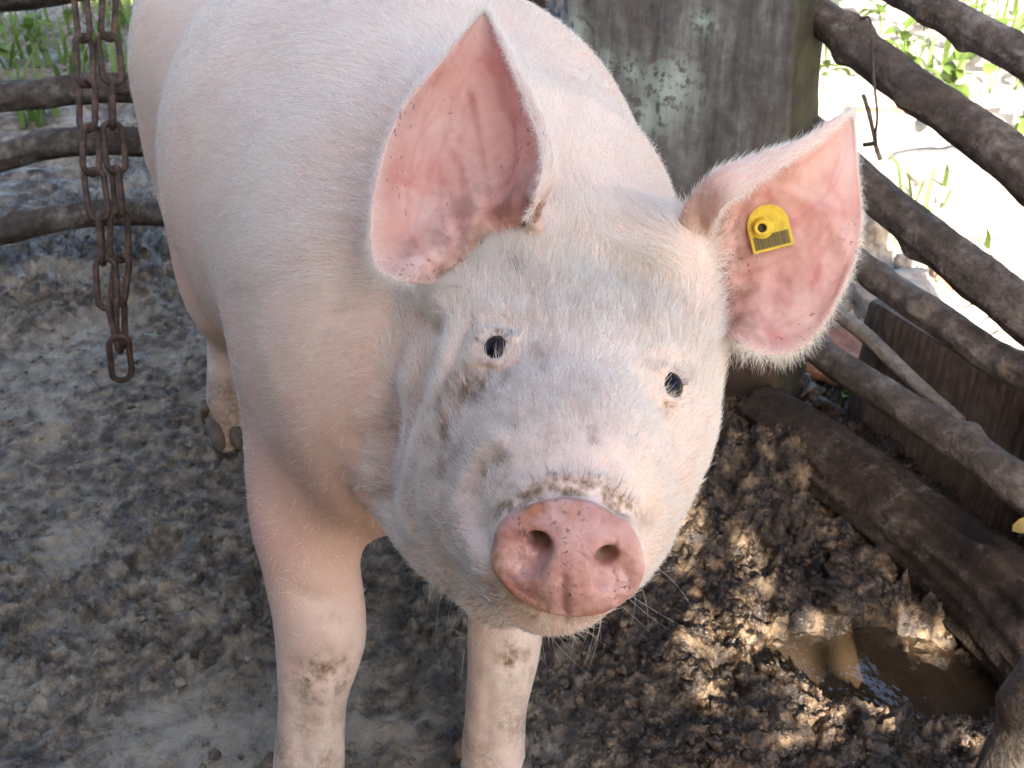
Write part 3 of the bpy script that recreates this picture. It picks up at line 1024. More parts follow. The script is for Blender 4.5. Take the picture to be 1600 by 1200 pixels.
# ---- skin folds and creases: lines over the front of the head and chest, pressed into the mesh
vx, vy, vd = to_px(pv)
face = sstep(0.0, 0.35, np.einsum('ij,ij->i', pn, (CAM - pv) / np.linalg.norm(CAM - pv, axis=1)[:, None])) * (vd < 1.15)
def line_d(pts):
    d = np.full(len(pv), 1e9)
    for (x0, y0), (x1, y1) in zip(pts[:-1], pts[1:]):
        bx, by = x1 - x0, y1 - y0
        h = np.clip(((vx - x0) * bx + (vy - y0) * by) / (bx * bx + by * by), 0, 1)
        d = np.minimum(d, np.hypot(vx - x0 - h * bx, vy - y0 - h * by))
    return d
FOLDS = [  # points, half width in photo pixels, depth in mm (negative: pressed in)
    ([(672, 512), (645, 610), (615, 680), (603, 735), (590, 790), (610, 850), (680, 925)], 26, -14.0),
    ([(698, 520), (690, 555), (668, 620), (645, 690), (632, 760), (640, 830), (690, 910)], 24, 3.5),
    ([(735, 500), (722, 545), (693, 600), (672, 655)], 11, -3.2),
    ([(750, 505), (738, 552), (708, 610), (688, 660)], 12, 2.0),
    ([(775, 708), (752, 735), (742, 775), (746, 820), (762, 850)], 16, -3.0),
    ([(780, 690), (738, 715), (718, 770), (724, 830), (750, 890)], 15, 2.4),
    ([(975, 712), (1005, 755), (1020, 810), (1015, 870)], 13, -3.0),
    ([(990, 700), (1026, 745), (1040, 805), (1035, 850)], 13, 1.4),
    ([(1065, 560), (1078, 620), (1070, 700)], 10, -1.2),
    ([(800, 788), (840, 772), (885, 764), (930, 772), (975, 798)], 9, -3.5),
    ([(810, 765), (850, 748), (900, 742), (945, 752), (985, 785)], 10, 1.2),
    ([(735, 516), (755, 505), (785, 502), (812, 515)], 6, -2.6), ([(748, 528), (776, 518), (806, 528)], 6, 1.6), ([(745, 492), (775, 480), (815, 490)], 12, 2.2),
    ([(1026, 566), (1046, 560), (1072, 576)], 6, -2.6), ([(1030, 580), (1050, 574), (1070, 588)], 6, 1.6), ([(1020, 548), (1045, 540), (1075, 556)], 10, 2.0),
    ([(752, 572), (778, 582), (806, 570)], 6, -2.0), ([(1030, 632), (1052, 640), (1072, 628)], 6, -1.6),
    ([(880, 905), (879, 935), (880, 968)], 8, -2.4),
    ([(905, 865), (925, 880)], 4, -0.8),
    ([(465, 925), (500, 942), (540, 930)], 14, -3.2), ([(480, 985), (520, 990)], 26, 3.5), ([(455, 1040), (500, 1058), (540, 1045)], 13, -3.0), ([(466, 1070), (468, 1190)], 13, -3.6), ([(512, 1080), (508, 1190)], 13, 3.0),
    ([(765, 1030), (795, 1045), (822, 1035)], 9, -1.5), ([(762, 1080), (760, 1180)], 10, -2.0),
    ([(790, 905), (815, 930), (850, 945)], 9, -1.2), ([(840, 868), (800, 905), (785, 900)], 7, -1.0), ([(975, 890), (985, 915), (970, 940)], 7, -1.0),
    ([(835, 820), (862, 812), (880, 825)], 6, 0.9), ([(925, 838), (955, 842), (975, 858)], 6, 0.9),
    ([(560, 690), (540, 740), (548, 800), (560, 830)], 22, -4.0),
    ([(365, 470), (370, 560), (395, 640)], 30, -4.0),
]
amt = np.zeros(len(pv))
for pts, w, mm in FOLDS:
    amt += mm * 0.001 * np.exp(-(line_d(pts) / w) ** 2)
amt *= face
hq = HL(pv)
in_head = sstep(0.34, 0.26, hq[:, 0]) * (np.abs(hq[:, 1]) < 0.17)
disc_q = (pv - SN) @ DISC_M.T
disc_r = np.sqrt((disc_q[:, 1] / 0.043) ** 2 + (disc_q[:, 2] / 0.034) ** 2)
on_disc = sstep(1.10, 0.98, disc_r) * sstep(-0.006, 0.0, disc_q[:, 0])
amt += 0.0005 * fbm(pv * 42.0, 2) * (1 - on_disc) * (0.4 + 0.6 * in_head)
amt += 0.0030 * fbm(pv * 7.0 + 5, 2) * (1 - in_head)
amt += (0.00028 * fbm(pv * 150.0, 3) + 0.00018 * np.sin(30 * np.arctan2(disc_q[:, 2], disc_q[:, 1]) + 3 * fbm(pv * 60, 2)) * np.exp(-((disc_r - 0.86) / 0.10) ** 2) + 0.0008 * np.exp(-((disc_r - 0.97) / 0.06) ** 2)) * on_disc
pv = pv + pn * amt[:, None]
pn = vert_normals(pv, pig_quads)
pig_faces = pig_quads.tolist() + pig_mixed
# ---- ears: leaf-shaped sheets, from the head outwards, rolled at the front margin
def cr(X, t):
    """Catmull-Rom through the rows of X at parameters t in 0..len-1"""
    n = len(X)
    Xp = np.concatenate([[2 * X[0] - X[1]], X, [2 * X[-1] - X[-2]]])
    i = np.clip(np.floor(t).astype(int), 0, n - 2)
    f = (t - i).reshape((-1,) + (1,) * (X.ndim - 1))
    a, b, c, d = Xp[i], Xp[i + 1], Xp[i + 2], Xp[i + 3]
    return 0.5 * (2 * b + (c - a) * f + (2 * a - 5 * b + 4 * c - d) * f * f + (3 * b - a - 3 * c + d) * f ** 3)

EAR_R = [  # image-left ear (the pig's right); columns: front margin, rim, bowl ... rear margin
    [(790, 415, .84), (825, 372, .85), (775, 405, .845), (750, 415, .850), (722, 430, .86), (712, 440, .86)],
    [(812, 356, .850), (846, 312, .79), (785, 322, .815), (740, 368, .812), (672, 410, .80), (645, 441, .785)],
    [(833, 318, .765), (857, 266, .785), (800, 255, .828), (722, 295, .835), (640, 362, .815), (588, 414, .775)],
    [(846, 244, .775), (849, 222, .79), (795, 203, .838), (715, 220, .85), (635, 268, .825), (583, 317, .785)],
    [(822, 164, .795), (825, 152, .805), (785, 142, .845), (725, 148, .86), (660, 168, .84), (619, 188, .81)],
    [(790, 86, .825), (792, 78, .835), (772, 76, .855), (745, 79, .862), (715, 86, .855), (688, 97, .84)],
    [(765, 26, .862), (764, 22, .865), (760, 20, .868), (756, 20, .868), (751, 22, .866), (747, 26, .864)],
]
EAR_L = [  # image-right ear (the pig's left), with the tag
    [(1085, 440, .85), (1070, 372, .85), (1105, 390, .86), (1115, 440, .87), (1118, 490, .87), (1118, 515, .87)],
    [(1105, 372, .835), (1086, 312, .812), (1150, 350, .850), (1160, 430, .855), (1160, 500, .83), (1152, 534, .81)],
    [(1130, 322, .785), (1130, 269, .795), (1185, 320, .850), (1205, 420, .855), (1205, 510, .835), (1203, 553, .82)],
    [(1178, 290, .785), (1190, 246, .805), (1220, 300, .845), (1255, 390, .848), (1270, 480, .835), (1262, 534, .822)],
    [(1240, 248, .805), (1250, 225, .82), (1265, 280, .845), (1295, 350, .845), (1318, 405, .838), (1313, 457, .828)],
    [(1295, 208, .835), (1300, 194, .842), (1306, 235, .852), (1320, 280, .852), (1335, 320, .848), (1345, 350, .842)],
    [(1326, 176, .866), (1329, 171, .868), (1330, 174, .869), (1331, 178, .869), (1332, 184, .868), (1332, 190, .866)],
]
def ear_mesh(net, nu=110, nv=96, seed=0.0, shift=0.0, folds=()):
    X = np.array([[P(c[0], c[1], c[2] + shift) for c in row] for row in net])
    tu = np.linspace(0, len(net) - 1, nu); tv = np.linspace(0, len(net[0]) - 1, nv)
    A = cr(X, tu)
    S = cr(A.transpose(1, 0, 2), tv).transpose(1, 0, 2)          # nu, nv, 3
    du = np.gradient(S, axis=0); dv = np.gradient(S, axis=1)
    N = np.cross(du, dv); N /= np.linalg.norm(N, axis=2)[..., None] + 1e-12
    mid = S[nu // 2, int(nv * 0.62)]
    if N[nu // 2, int(nv * 0.62)] @ (CAM - mid) < 0: N = -N
    # soft undulation of the leather, stronger near the root
    u = np.linspace(0, 1, nu)[:, None]; v = np.linspace(0, 1, nv)[None]
    edge = np.clip(np.minimum(np.minimum(v, 1 - v) * 5, (1 - u) * 4), 0, 1)
    wob = 0.0022 * fbm(S * 24.0 + seed, 2) * edge + 0.0010 * fbm(S * 85.0 + seed, 2) * edge
    gx_, gy_, _d = to_px(S.reshape(-1, 3))
    for pts, w, mm in folds:
        d = np.full(gx_.shape, 1e9)
        for (x0, y0), (x1, y1) in zip(pts[:-1], pts[1:]):
            bx, by = x1 - x0, y1 - y0
            h = np.clip(((gx_ - x0) * bx + (gy_ - y0) * by) / (bx * bx + by * by), 0, 1)
            d = np.minimum(d, np.hypot(gx_ - x0 - h * bx, gy_ - y0 - h * by))
        wob = wob + (mm * 0.001 * np.exp(-(d / w) ** 2)).reshape(wob.shape) * edge
    S = S + N * wob[..., None]
    th = 0.0022 + 0.0045 * edge * (1 - 0.6 * u) + 0.010 * np.clip(1 - u * 5, 0, 1)
    inner = S + N * (th * 0.35)[..., None]
    outer = S - N * (th * 0.65)[..., None]
    idx = np.arange(nu * nv).reshape(nu, nv)
    q = np.stack([idx[:-1, :-1], idx[1:, :-1], idx[1:, 1:], idx[:-1, 1:]], -1).reshape(-1, 4)
    verts = np.concatenate([inner.reshape(-1, 3), outer.reshape(-1, 3)])
    M = nu * nv
    # a rounded lip all along the free margin
    border = np.concatenate([idx[:, 0], idx[-1, 1:-1], idx[::-1, -1]])
    cen = 0.5 * (inner + outer).reshape(-1, 3)[border]
    out_dir = np.concatenate([-dv[:, 0], du[-1, 1:-1], dv[::-1, -1]])
    out_dir /= np.linalg.norm(out_dir, axis=1)[:, None] + 1e-12
    lip = cen + out_dir * 0.0012
    verts = np.concatenate([verts, lip])
    L0 = 2 * M
    b = border; k = np.arange(len(b) - 1)
    s1 = np.stack([b[k], b[k + 1], L0 + k + 1, L0 + k], 1)
    s2 = np.stack([L0 + k, L0 + k + 1, M + b[k + 1], M + b[k]], 1)
    faces = np.concatenate([q, q[:, ::-1] + M, s1, s2])
    fn = np.cross(verts[q[:, 2]] - verts[q[:, 0]], verts[q[:, 3]] - verts[q[:, 1]])
    fi = idx[nu // 2, int(nv * 0.62)]
    f0 = q[(nu // 2) * (nv - 1) + int(nv * 0.62)]
    n0 = np.cross(verts[f0[2]] - verts[f0[0]], verts[f0[3]] - verts[f0[1]])
    if n0 @ N[nu // 2, int(nv * 0.62)] < 0: faces = faces[:, ::-1]
    fade = (0.35 + 0.65 * sstep(0.0, 0.10, np.minimum(np.minimum(v, 1 - v), (1 - u) * 0.8))) * np.ones((nu, nv))
    inn = np.concatenate([fade.ravel(), np.zeros(M), np.full(len(lip), 0.15)])
    uu = np.concatenate([np.repeat(u.ravel(), nv)] * 2 + [np.repeat(u.ravel(), nv)[border]])
    vr = np.random.default_rng(int(seed) + 40)
    U = u * np.ones((1, nv)); V = v * np.ones((nu, 1))
    vein = np.zeros((nu, nv))
    def stroke(a, b, w, st, depth):
        n = 9
        t = np.linspace(0, 1, n)
        pu = a[0] + (b[0] - a[0]) * t + 0.02 * np.cumsum(vr.normal(size=n)) * t
        pv_ = a[1] + (b[1] - a[1]) * t + 0.025 * np.cumsum(vr.normal(size=n)) * t
        for i in range(n - 1):
            bu, bv = pu[i + 1] - pu[i], pv_[i + 1] - pv_[i]
            h = np.clip(((U - pu[i]) * bu + (V - pv_[i]) * bv) / (bu * bu + bv * bv + 1e-9), 0, 1)
            d = np.hypot(U - pu[i] - h * bu, V - pv_[i] - h * bv)
            np.maximum(vein, st * (1 - 0.5 * t[i]) * np.exp(-(d / w) ** 2), out=vein)
            if depth and i in (2, 4, 6):
                sg = vr.choice((-1, 1))
                stroke((pu[i], pv_[i]), (pu[i] + vr.uniform(.08, .22), pv_[i] + sg * vr.uniform(.06, .18)), w * 0.7, st * 0.75, depth - 1)
    for k in range(6):
        v0 = 0.30 + 0.10 * k
        stroke((0.14, v0), (vr.uniform(.65, .92), np.clip(0.22 + 0.13 * k + vr.normal() * .04, .15, .9)), 0.011, vr.uniform(.35, .7), 2)
    vn = np.concatenate([vein.ravel(), np.zeros(M + len(lip))])
    return dict(vein=vn, v=verts, f=faces, inner=inn, u=uu, S=S, N=N, lip=lip, lip_dir=out_dir, outer=outer, lip_u=np.repeat(u.ravel(), nv)[border],
                du=du, nu=nu, nv=nv)
FOLD_R = [([(775, 130), (795, 200), (790, 270), (762, 340), (738, 385)], 16, -5.0), ([(700, 215), (735, 270), (748, 330), (735, 385)], 13, 4.0),
          ([(675, 270), (705, 320), (720, 380)], 11, -3.0), ([(640, 330), (670, 370), (690, 410)], 16, 2.0), ([(745, 150), (760, 210), (765, 260)], 10, 2.5)]
FOLD_L = [([(1150, 300), (1160, 380), (1155, 470)], 16, -4.0), ([(1180, 330), (1200, 400), (1190, 480)], 16, 2.0), ([(1230, 300), (1290, 330), (1320, 390)], 14, 2.2), ([(1210, 280), (1260, 290), (1300, 260)], 10, -1.8)]
def consistent(e):
    me = mesh_from("tmp", e['v'], e['f'])
    bm = bmesh.new(); bm.from_mesh(me)
    bmesh.ops.recalc_face_normals(bm, faces=bm.faces[:])
    bm.verts.index_update()
    e['f'] = np.array([[v.index for v in f.verts] for f in bm.faces])
    bm.free(); bpy.data.meshes.remove(me)
    return e
ears = [ear_mesh(EAR_R, seed=0.0, shift=-0.050, folds=FOLD_R), ear_mesh(EAR_L, seed=9.0, shift=-0.030, folds=FOLD_L)]
ears = [consistent(e) for e in ears]
# ---- where the skin carries mud, and how pink it is (per-vertex attributes fixed to the mesh)
def blob(x, y, cx, cy, rx, ry, a=0.0):
    c, s = math.cos(math.radians(a)), math.sin(math.radians(a))
    u = ((x - cx) * c + (y - cy) * s) / rx; v = (-(x - cx) * s + (y - cy) * c) / ry
    return np.exp(-(u * u + v * v))
MUD = [  # centre, radii, turn, strength: smears on the face and the knees
    (735, 612, 62, 22, -30, 0.95), (690, 680, 22, 80, 8, 0.62), (770, 740, 42, 40, -40, 0.55), (845, 560, 20, 32, 20, 0.42),
    (905, 640, 60, 45, 10, 0.30), (930, 690, 16, 12, 0, 0.55), (810, 418, 20, 14, 20, 0.75), (880, 470, 70, 55, 0, 0.26), (1000, 480, 50, 50, 0, 0.2),
    (812, 786, 44, 14, -28, 1.9), (890, 760, 55, 14, 0, 1.9), (968, 790, 38, 13, 33, 1.8), (735, 612, 80, 40, -30, 0.55), (700, 720, 30, 60, 10, 0.6), (840, 660, 60, 70, 0, 0.3), (1041, 632, 4, 9, 0, 1.6), (1041, 649, 4, 5, 0, 1.4), (748, 527, 16, 4, -8, 1.2), (1066, 592, 16, 4, 28, 1.2), (762, 560, 6, 14, 0, .6), (778, 524, 20, 4, 5, .5), (1050, 580, 14, 4, 15, .5), (776, 880, 10, 45, 0, 0.6),
    (825, 952, 45, 14, 22, 0.8), (505, 1062, 46, 34, -15, 1.1), (805, 1034, 24, 34, -20, 1.05), (518, 965, 16, 7, 0, 0.7),
    (500, 1130, 60, 30, 0, 0.25), (790, 1130, 40, 40, 0, 0.35), (348, 660, 30, 30, 0, 0.7), (850, 560, 12, 16, 0, 0.5),
    (740, 705, 26, 20, -30, 0.4), (700, 790, 40, 60, 0, 0.25), (480, 830, 40, 60, 0, 0.12), (640, 800, 30, 80, 0, 0.12),
]
vx, vy, vd = to_px(pv)
mud = np.zeros(len(pv))
for cx, cy, rx, ry, a, st in MUD:
    mud = np.maximum(mud, st * blob(vx, vy, cx, cy, rx, ry, a))
mud *= sstep(-0.15, 0.3, np.einsum('ij,ij->i', pn, nrm(CAM - SN)[None] * np.ones((len(pv), 1)))) * (vd < 1.75)
brk = fbm(pv * np.array([130, 130, 60]), 3)
mud = np.clip(mud * (0.75 + 1.5 * brk), 0, 1)
low = sstep(0.26, 0.03, pv[:, 2]) * 0.8 * np.clip(0.5 + fbm(pv * 30, 3), 0, 1)       # muddy feet
mud = np.maximum(mud, low)
pink = 0.5 + 0.5 * fbm(pv * 6.0 + 3, 3)
pink = np.clip(pink, 0, 1)
# thin hair, pinker skin: throat, armpit, lower flank, round the eyes
bq = (pv - B_O) @ B_M.T
pink = pink * 0.35 + 0.75 * sstep(0.68, 0.28, pv[:, 2]) * sstep(0.16, 0.34, pv[:, 2])
for c, out, *_ in EYES:
    pink = np.maximum(pink, 0.5 * np.exp(-(np.linalg.norm(pv - c, axis=1) / 0.020) ** 2))
for cx, cy, rx, ry, a, st in ((650, 660, 30, 90, 12, 0.7), (620, 850, 60, 70, 0, 0.8), (700, 930, 60, 40, 30, 0.7), (500, 720, 110, 120, 0, 0.55), (1105, 600, 20, 90, 8, 0.35), (640, 560, 45, 140, 10, 0.85), (560, 560, 60, 160, 5, 0.5)):
    pink = np.maximum(pink, st * blob(vx, vy, cx, cy, rx, ry, a) * (vd < 1.2))
disc_q = (pv - SN) @ DISC_M.T
disc_r = np.sqrt((disc_q[:, 1] / 0.043) ** 2 + (disc_q[:, 2] / 0.034) ** 2)
on_disc = sstep(1.09, 1.0, disc_r) * sstep(-0.010, -0.003, disc_q[:, 0])

def skin_material():
    k = NT("pig skin")
    dirt, pk, ds = k.attr("mud"), k.attr("pink"), k.attr("disc")
    n1 = k.noise(34, 5); n2 = k.noise(240, 3)
    col = k.mix(k.math('ADD', k.math('MULTIPLY', n1, 0.35), k.math('MULTIPLY', pk, 0.75)), (0.77, 0.645, 0.535), (0.62, 0.37, 0.285))
    vein = k.noise(16, 4, 0.6, dist=0.6)
    col = k.mix(k.rng(vein, 0.52, 0.72, 0, 0.35), col, (0.60, 0.33, 0.33))
    # bare snout: raw pink, orange stain towards the top rim
    sn = k.mix(k.rng(k.noise(60, 4), 0.35, 0.7), (0.43, 0.205, 0.175), (0.56, 0.325, 0.275))
    st = k.math('MULTIPLY', k.rng(k.noise(38, 3), 0.45, 0.62), k.attr("rim_stain"))
    sn = k.mix(st, sn, (0.40, 0.15, 0.07))
    col = k.mix(ds, col, sn)
    # specks of dried mud
    spk = k.math('MULTIPLY', k.rng(k.noise(360, 2, 0.6, dist=0.1), 0.60, 0.67), k.rng(k.noise(24, 3), 0.44, 0.60))
    spk = k.math('MULTIPLY', spk, k.math('ADD', k.math('MULTIPLY', ds, 0.9), 0.15))
    col = k.mix(spk, col, (0.075, 0.04, 0.028))
    m = k.math('MULTIPLY', k.math('POWER', dirt, 0.9), k.rng(k.noise(160, 4, 0.65), 0.30, 0.58, 0.15, 1))
    col = k.mix(m, col, (0.21, 0.125, 0.060))
    h = k.math('ADD', k.math('MULTIPLY', n2, 0.6), k.math('MULTIPLY', k.voronoi(420), 0.5))
    k.bump(h, 0.45, 0.0012)
    wet = k.attr("wet")
    rough = k.mix(ds, (0.55, 0.55, 0.55), (0.48, 0.48, 0.48))
    rough = k.mix(wet, rough, (0.10, 0.10, 0.10))
    k.p(color=col, rough=rough, spec=0.4, sss=0.22, sss_r=(1.0, 0.35, 0.22), sss_s=0.008)
    return k.mat
MAT_SKIN = skin_material()

def ear_material():
    k = NT("ear skin")
    inn, u = k.attr("inner"), k.attr("along")
    n1 = k.noise(30, 5)
    pinkc = k.mix(k.rng(n1, 0.3, 0.7), (0.74, 0.43, 0.36), (0.83, 0.62, 0.54))
    vein = k.noise(22, 4, 0.6, dist=0.9)
    pinkc = k.mix(k.rng(vein, 0.52, 0.70, 0, 0.7), pinkc, (0.66, 0.28, 0.25))
    pinkc = k.mix(k.math('MULTIPLY', k.attr('vein'), 0.55), pinkc, (0.50, 0.17, 0.17))
    hair = k.mix(n1, (0.82, 0.66, 0.58), (0.78, 0.56, 0.48))
    col = k.mix(inn, hair, pinkc)
    # dirt and painted hollow shade darken the ear root, specks over the inside
    root = k.math('MULTIPLY', k.rng(u, 0.40, 0.10), k.rng(k.noise(55, 4), 0.40, 0.60))
    root = k.math('MULTIPLY', root, inn)
    col = k.mix(k.math('MULTIPLY', root, 0.75), col, (0.17, 0.085, 0.06))
    spk = k.math('MULTIPLY', k.rng(k.noise(210, 2, 0.6, dist=0.4), 0.63, 0.66), k.rng(k.noise(16, 3), 0.49, 0.60))
    col = k.mix(k.math('MULTIPLY', spk, 0.8), col, (0.10, 0.05, 0.035))
    k.bump(k.math('ADD', k.math('MULTIPLY', k.noise(300, 3), 0.4), k.noise(60, 4)), 0.3, 0.0015)
    k.p(color=col, rough=0.5, spec=0.35, sss=0.25, sss_r=(1.0, 0.35, 0.25), sss_s=0.006)
    tr = k.n("ShaderNodeBsdfTranslucent")
    k.set(tr.inputs[0], k.mix(0.5, col, (0.85, 0.28, 0.20)))
    mx = k.n("ShaderNodeMixShader"); mx.inputs[0].default_value = 0.36
    k.t.links.new(k.bsdf.outputs[0], mx.inputs[1]); k.t.links.new(tr.outputs[0], mx.inputs[2])
    k.t.links.new(mx.outputs[0], k.out.inputs[0])
    return k.mat
MAT_EAR = ear_material()

def fur_material():
    k = NT("white bristle")
    t = k.attr("tint"); v = k.attr("shade")
    col = k.mix(v, (0.94, 0.91, 0.86), (0.80, 0.71, 0.60))
    col = k.mix(t, col, (0.26, 0.155, 0.078))
    k.p(color=col, rough=0.42, spec=0.45)
    tr = k.n("ShaderNodeBsdfTranslucent"); k.set(tr.inputs[0], col)
    mx = k.n("ShaderNodeMixShader"); mx.inputs[0].default_value = 0.45
    k.t.links.new(k.bsdf.outputs[0], mx.inputs[1]); k.t.links.new(tr.outputs[0], mx.inputs[2])
    k.t.links.new(mx.outputs[0], k.out.inputs[0])
    return k.mat
MAT_FUR = fur_material()

# ---- the pig object and its parts
pig_me = mesh_from("pig", pv, pig_faces)
point_attr(pig_me, "mud", mud); point_attr(pig_me, "pink", pink); point_attr(pig_me, "disc", on_disc)
point_attr(pig_me, "rim_stain", on_disc * np.clip(sstep(0.55, 0.95, disc_r) * (disc_q[:, 2] > 0.004) + 0.8 * sstep(0.75, 1.0, disc_r) * (disc_q[:, 2] < -0.02), 0, 1))
wet = np.zeros(len(pv))
for cy, cz in ((-0.0265, -0.006), (0.0265, -0.007)):
    wet = np.maximum(wet, np.exp(-(((disc_q[:, 1] - cy) / 0.011) ** 2 + ((disc_q[:, 2] - cz) / 0.010) ** 2)))
point_attr(pig_me, "wet", wet * on_disc)
pig = link("pig", pig_me, MAT_SKIN)
tag(pig, "large white pig with upright pink ears looking up at the camera from the mud", "pig")

for e in ears:
    me = mesh_from("ear", e['v'], e['f'])
    point_attr(me, "inner", e['inner']); point_attr(me, "along", e['u']); point_attr(me, "vein", e['vein'])
    link("ear", me, MAT_EAR, pig)

def eye_material():
    k = NT("pig eye")
    r = k.attr("radial")
    col = k.ramp(r, (0.0, (0.004, 0.004, 0.006)), (0.50, (0.006, 0.006, 0.008)), (0.62, (0.035, 0.018, 0.010)), (0.86, (0.02, 0.012, 0.010)), (0.95, (0.50, 0.47, 0.45)))
    k.p(color=col, rough=0.05, spec=0.16)
    return k.mat
MAT_EYE = eye_material()
def uv_ball(r, nu=24, nv=32):
    v = []; f = []
    for i in range(nu + 1):
        a = math.pi * i / nu
        for j in range(nv):
            b = 2 * math.pi * j / nv
            v.append((r * math.sin(a) * math.cos(b), r * math.sin(a) * math.sin(b), r * math.cos(a)))
    for i in range(nu):
        for j in range(nv):
            f.append((i * nv + j, (i + 1) * nv + j, (i + 1) * nv + (j + 1) % nv, i * nv + (j + 1) % nv))
    return np.array(v), np.array(f)
for (c, out, wa, ha, wo, ho, sg) in EYES:
    bv_, bf_ = uv_ball(0.0112)
    # the gaze is turned a little outwards, so a sliver of white shows at the inner corner
    gaze = nrm(out + wa * 0.30 * sg - ha * 0.02) if sg < 0 else nrm(out + wa * 0.02)
    rad = np.arccos(np.clip((bv_ / 0.0112) @ gaze, -1, 1)) / 1.05
    me = mesh_from("eye", bv_ + c - out * 0.0052, bf_)
    point_attr(me, "radial", np.clip(rad, 0, 1))
    link("eye", me, MAT_EYE, pig)

_t = []
for i in range(40):
    a = i / 39
    _t.append(BP(-1.01 - 0.05 * a - 0.018 * math.cos(a * 9), 0.02 * math.sin(a * 9), 0.56 - 0.10 * a))
def tail_mesh():
    v, f = tube(_t, [0.013 * (1 - 0.75 * i / 39) for i in range(40)], nseg=12, step=0.006, rough=0.0)
    me = mesh_from("tail", v, f)
    for nm, val in (("mud", 0.2), ("pink", 0.4), ("disc", 0), ("rim_stain", 0), ("wet", 0)):
        point_attr(me, nm, np.full(len(v), val))
    return me
link("tail", tail_mesh(), MAT_SKIN, pig)

# hooves: two claws and two dew claws on each foot
def hoof_material():
    k = NT("hoof horn")
    n = k.noise(60, 4)
    k.p(color=k.ramp(n, (0.3, (0.065, 0.045, 0.030)), (0.7, (0.17, 0.12, 0.082))), rough=0.55)
    k.bump(k.noise(30, 4, scl=(1, 1, 6)), 0.4, 0.002)
    return k.mat
MAT_HOOF = hoof_material()
def claw(base, tip, r0, r1, flat=0.75):
    """a horn wedge from base to tip, flat underneath"""
    base, tip = np.asarray(base), np.asarray(tip)
    ax = nrm(tip - base); sd = nrm(np.cross(ax, [0, 0, 1])); up = np.cross(sd, ax)
    v = []; f = []
    n, m = 7, 12
    for i in range(n):
        t = i / (n - 1); r = r0 + (r1 - r0) * t ** 1.6
        if i == n - 1: r *= 0.25
        for j in range(m):
            a = 2 * math.pi * j / m
            y = math.sin(a); y = y if y > 0 else y * flat
            v.append(base + (tip - base) * t + sd * (r * math.cos(a)) + up * (r * y))
    for i in range(n - 1):
        for j in range(m):
            f.append((i * m + j, i * m + (j + 1) % m, (i + 1) * m + (j + 1) % m, (i + 1) * m + j))
    f.append(tuple(range(m))[::-1]); f.append(tuple((n - 1) * m + j for j in range(m)))
    return v, f
FEET = [(P(480, 1262, 1.085), 1.0, nrm([0.25, -1, 0])), (P(775, 1232, 1.097), 0.95, nrm([0.2, -1, 0])),
        (P(354, 684, 1.64), 0.64, nrm([0.35, -1, 0])), (BP(-0.73, 0.11, 0.02), 0.95, nrm([0.35, -1, 0]))]
for c, sc, fw in FEET:
    sd = np.array([-fw[1], fw[0], 0.0])
    c = np.array([c[0], c[1], 0.0])
    hv, hf = [], []
    for sg in (-1, 1):
        a = c + sd * sg * 0.017 * sc - fw * 0.012 + np.array([0, 0, 0.044])
        b = c + sd * sg * 0.021 * sc + fw * 0.052 * sc + np.array([0, 0, 0.010])
        v, f = claw(a, b, 0.024 * sc, 0.011 * sc)
        hf += [tuple(q + len(hv) for q in p) for p in f]; hv += v
    link("hoof", mesh_from("hoof", np.array(hv), hf), MAT_HOOF, pig)
    for sg in (-1, 1):
        a = c + sd * sg * 0.026 * sc - fw * 0.022 * sc + np.array([0, 0, 0.066])
        b = c + sd * sg * 0.041 * sc - fw * 0.044 * sc + np.array([0, 0, 0.026])
        v, f = claw(a, b, 0.012, 0.006)
        link("dew_claw", mesh_from("dew_claw", np.array(v), f), MAT_HOOF, pig)

# ================================================================== bristles
def sample_quads(v, n, quads, weight, count):
    tri = np.concatenate([quads[:, [0, 1, 2]], quads[:, [0, 2, 3]]])
    ar = np.linalg.norm(np.cross(v[tri[:, 1]] - v[tri[:, 0]], v[tri[:, 2]] - v[tri[:, 0]]), axis=1)
    w = ar * weight[tri].mean(1)
    w = w / w.sum()
    t = rng.choice(len(tri), size=count, p=w)
    r1, r2 = rng.random(count), rng.random(count)
    sw = r1 + r2 > 1
    r1[sw], r2[sw] = 1 - r1[sw], 1 - r2[sw]
    bc = np.stack([1 - r1 - r2, r1, r2], 1)
    pos = np.einsum('ij,ijk->ik', bc, v[tri[t]])
    nor = np.einsum('ij,ijk->ik', bc, n[tri[t]])
    nor /= np.linalg.norm(nor, axis=1)[:, None] + 1e-12
    return pos, nor, tri[t], bc

def grow(pos, nor, flow, length, lift, curl=0.25, steps=5, droop=0.0):
    """hairs that start lifted from the skin and bend over along the flow"""
    n = len(pos)
    tan = flow - nor * np.einsum('ij,ij->i', flow, nor)[:, None]
    tan /= np.linalg.norm(tan, axis=1)[:, None] + 1e-9
    bit = np.cross(nor, tan)
    jit = rng.normal(size=n) * curl
    tan = tan * np.cos(jit)[:, None] + bit * np.sin(jit)[:, None]
    lf = np.clip(lift * (1 + 0.5 * rng.normal(size=n)), 0.03, 1.6)
    pts = np.empty((n, steps, 3))
    p = pos - nor * 0.0008
    pts[:, 0] = p
    for k in range(1, steps):
        t = (k - 0.5) / (steps - 1)
        a = lf * (1.15 - 0.75 * t)
        d = tan * np.cos(a)[:, None] + nor * np.sin(a)[:, None]
        if droop: d = d + np.array([0, 0, -droop * t])
        p = p + d * (length / (steps - 1))[:, None]
        pts[:, k] = p
    return pts

FUR = []     # (points, root radius, tint, shade)
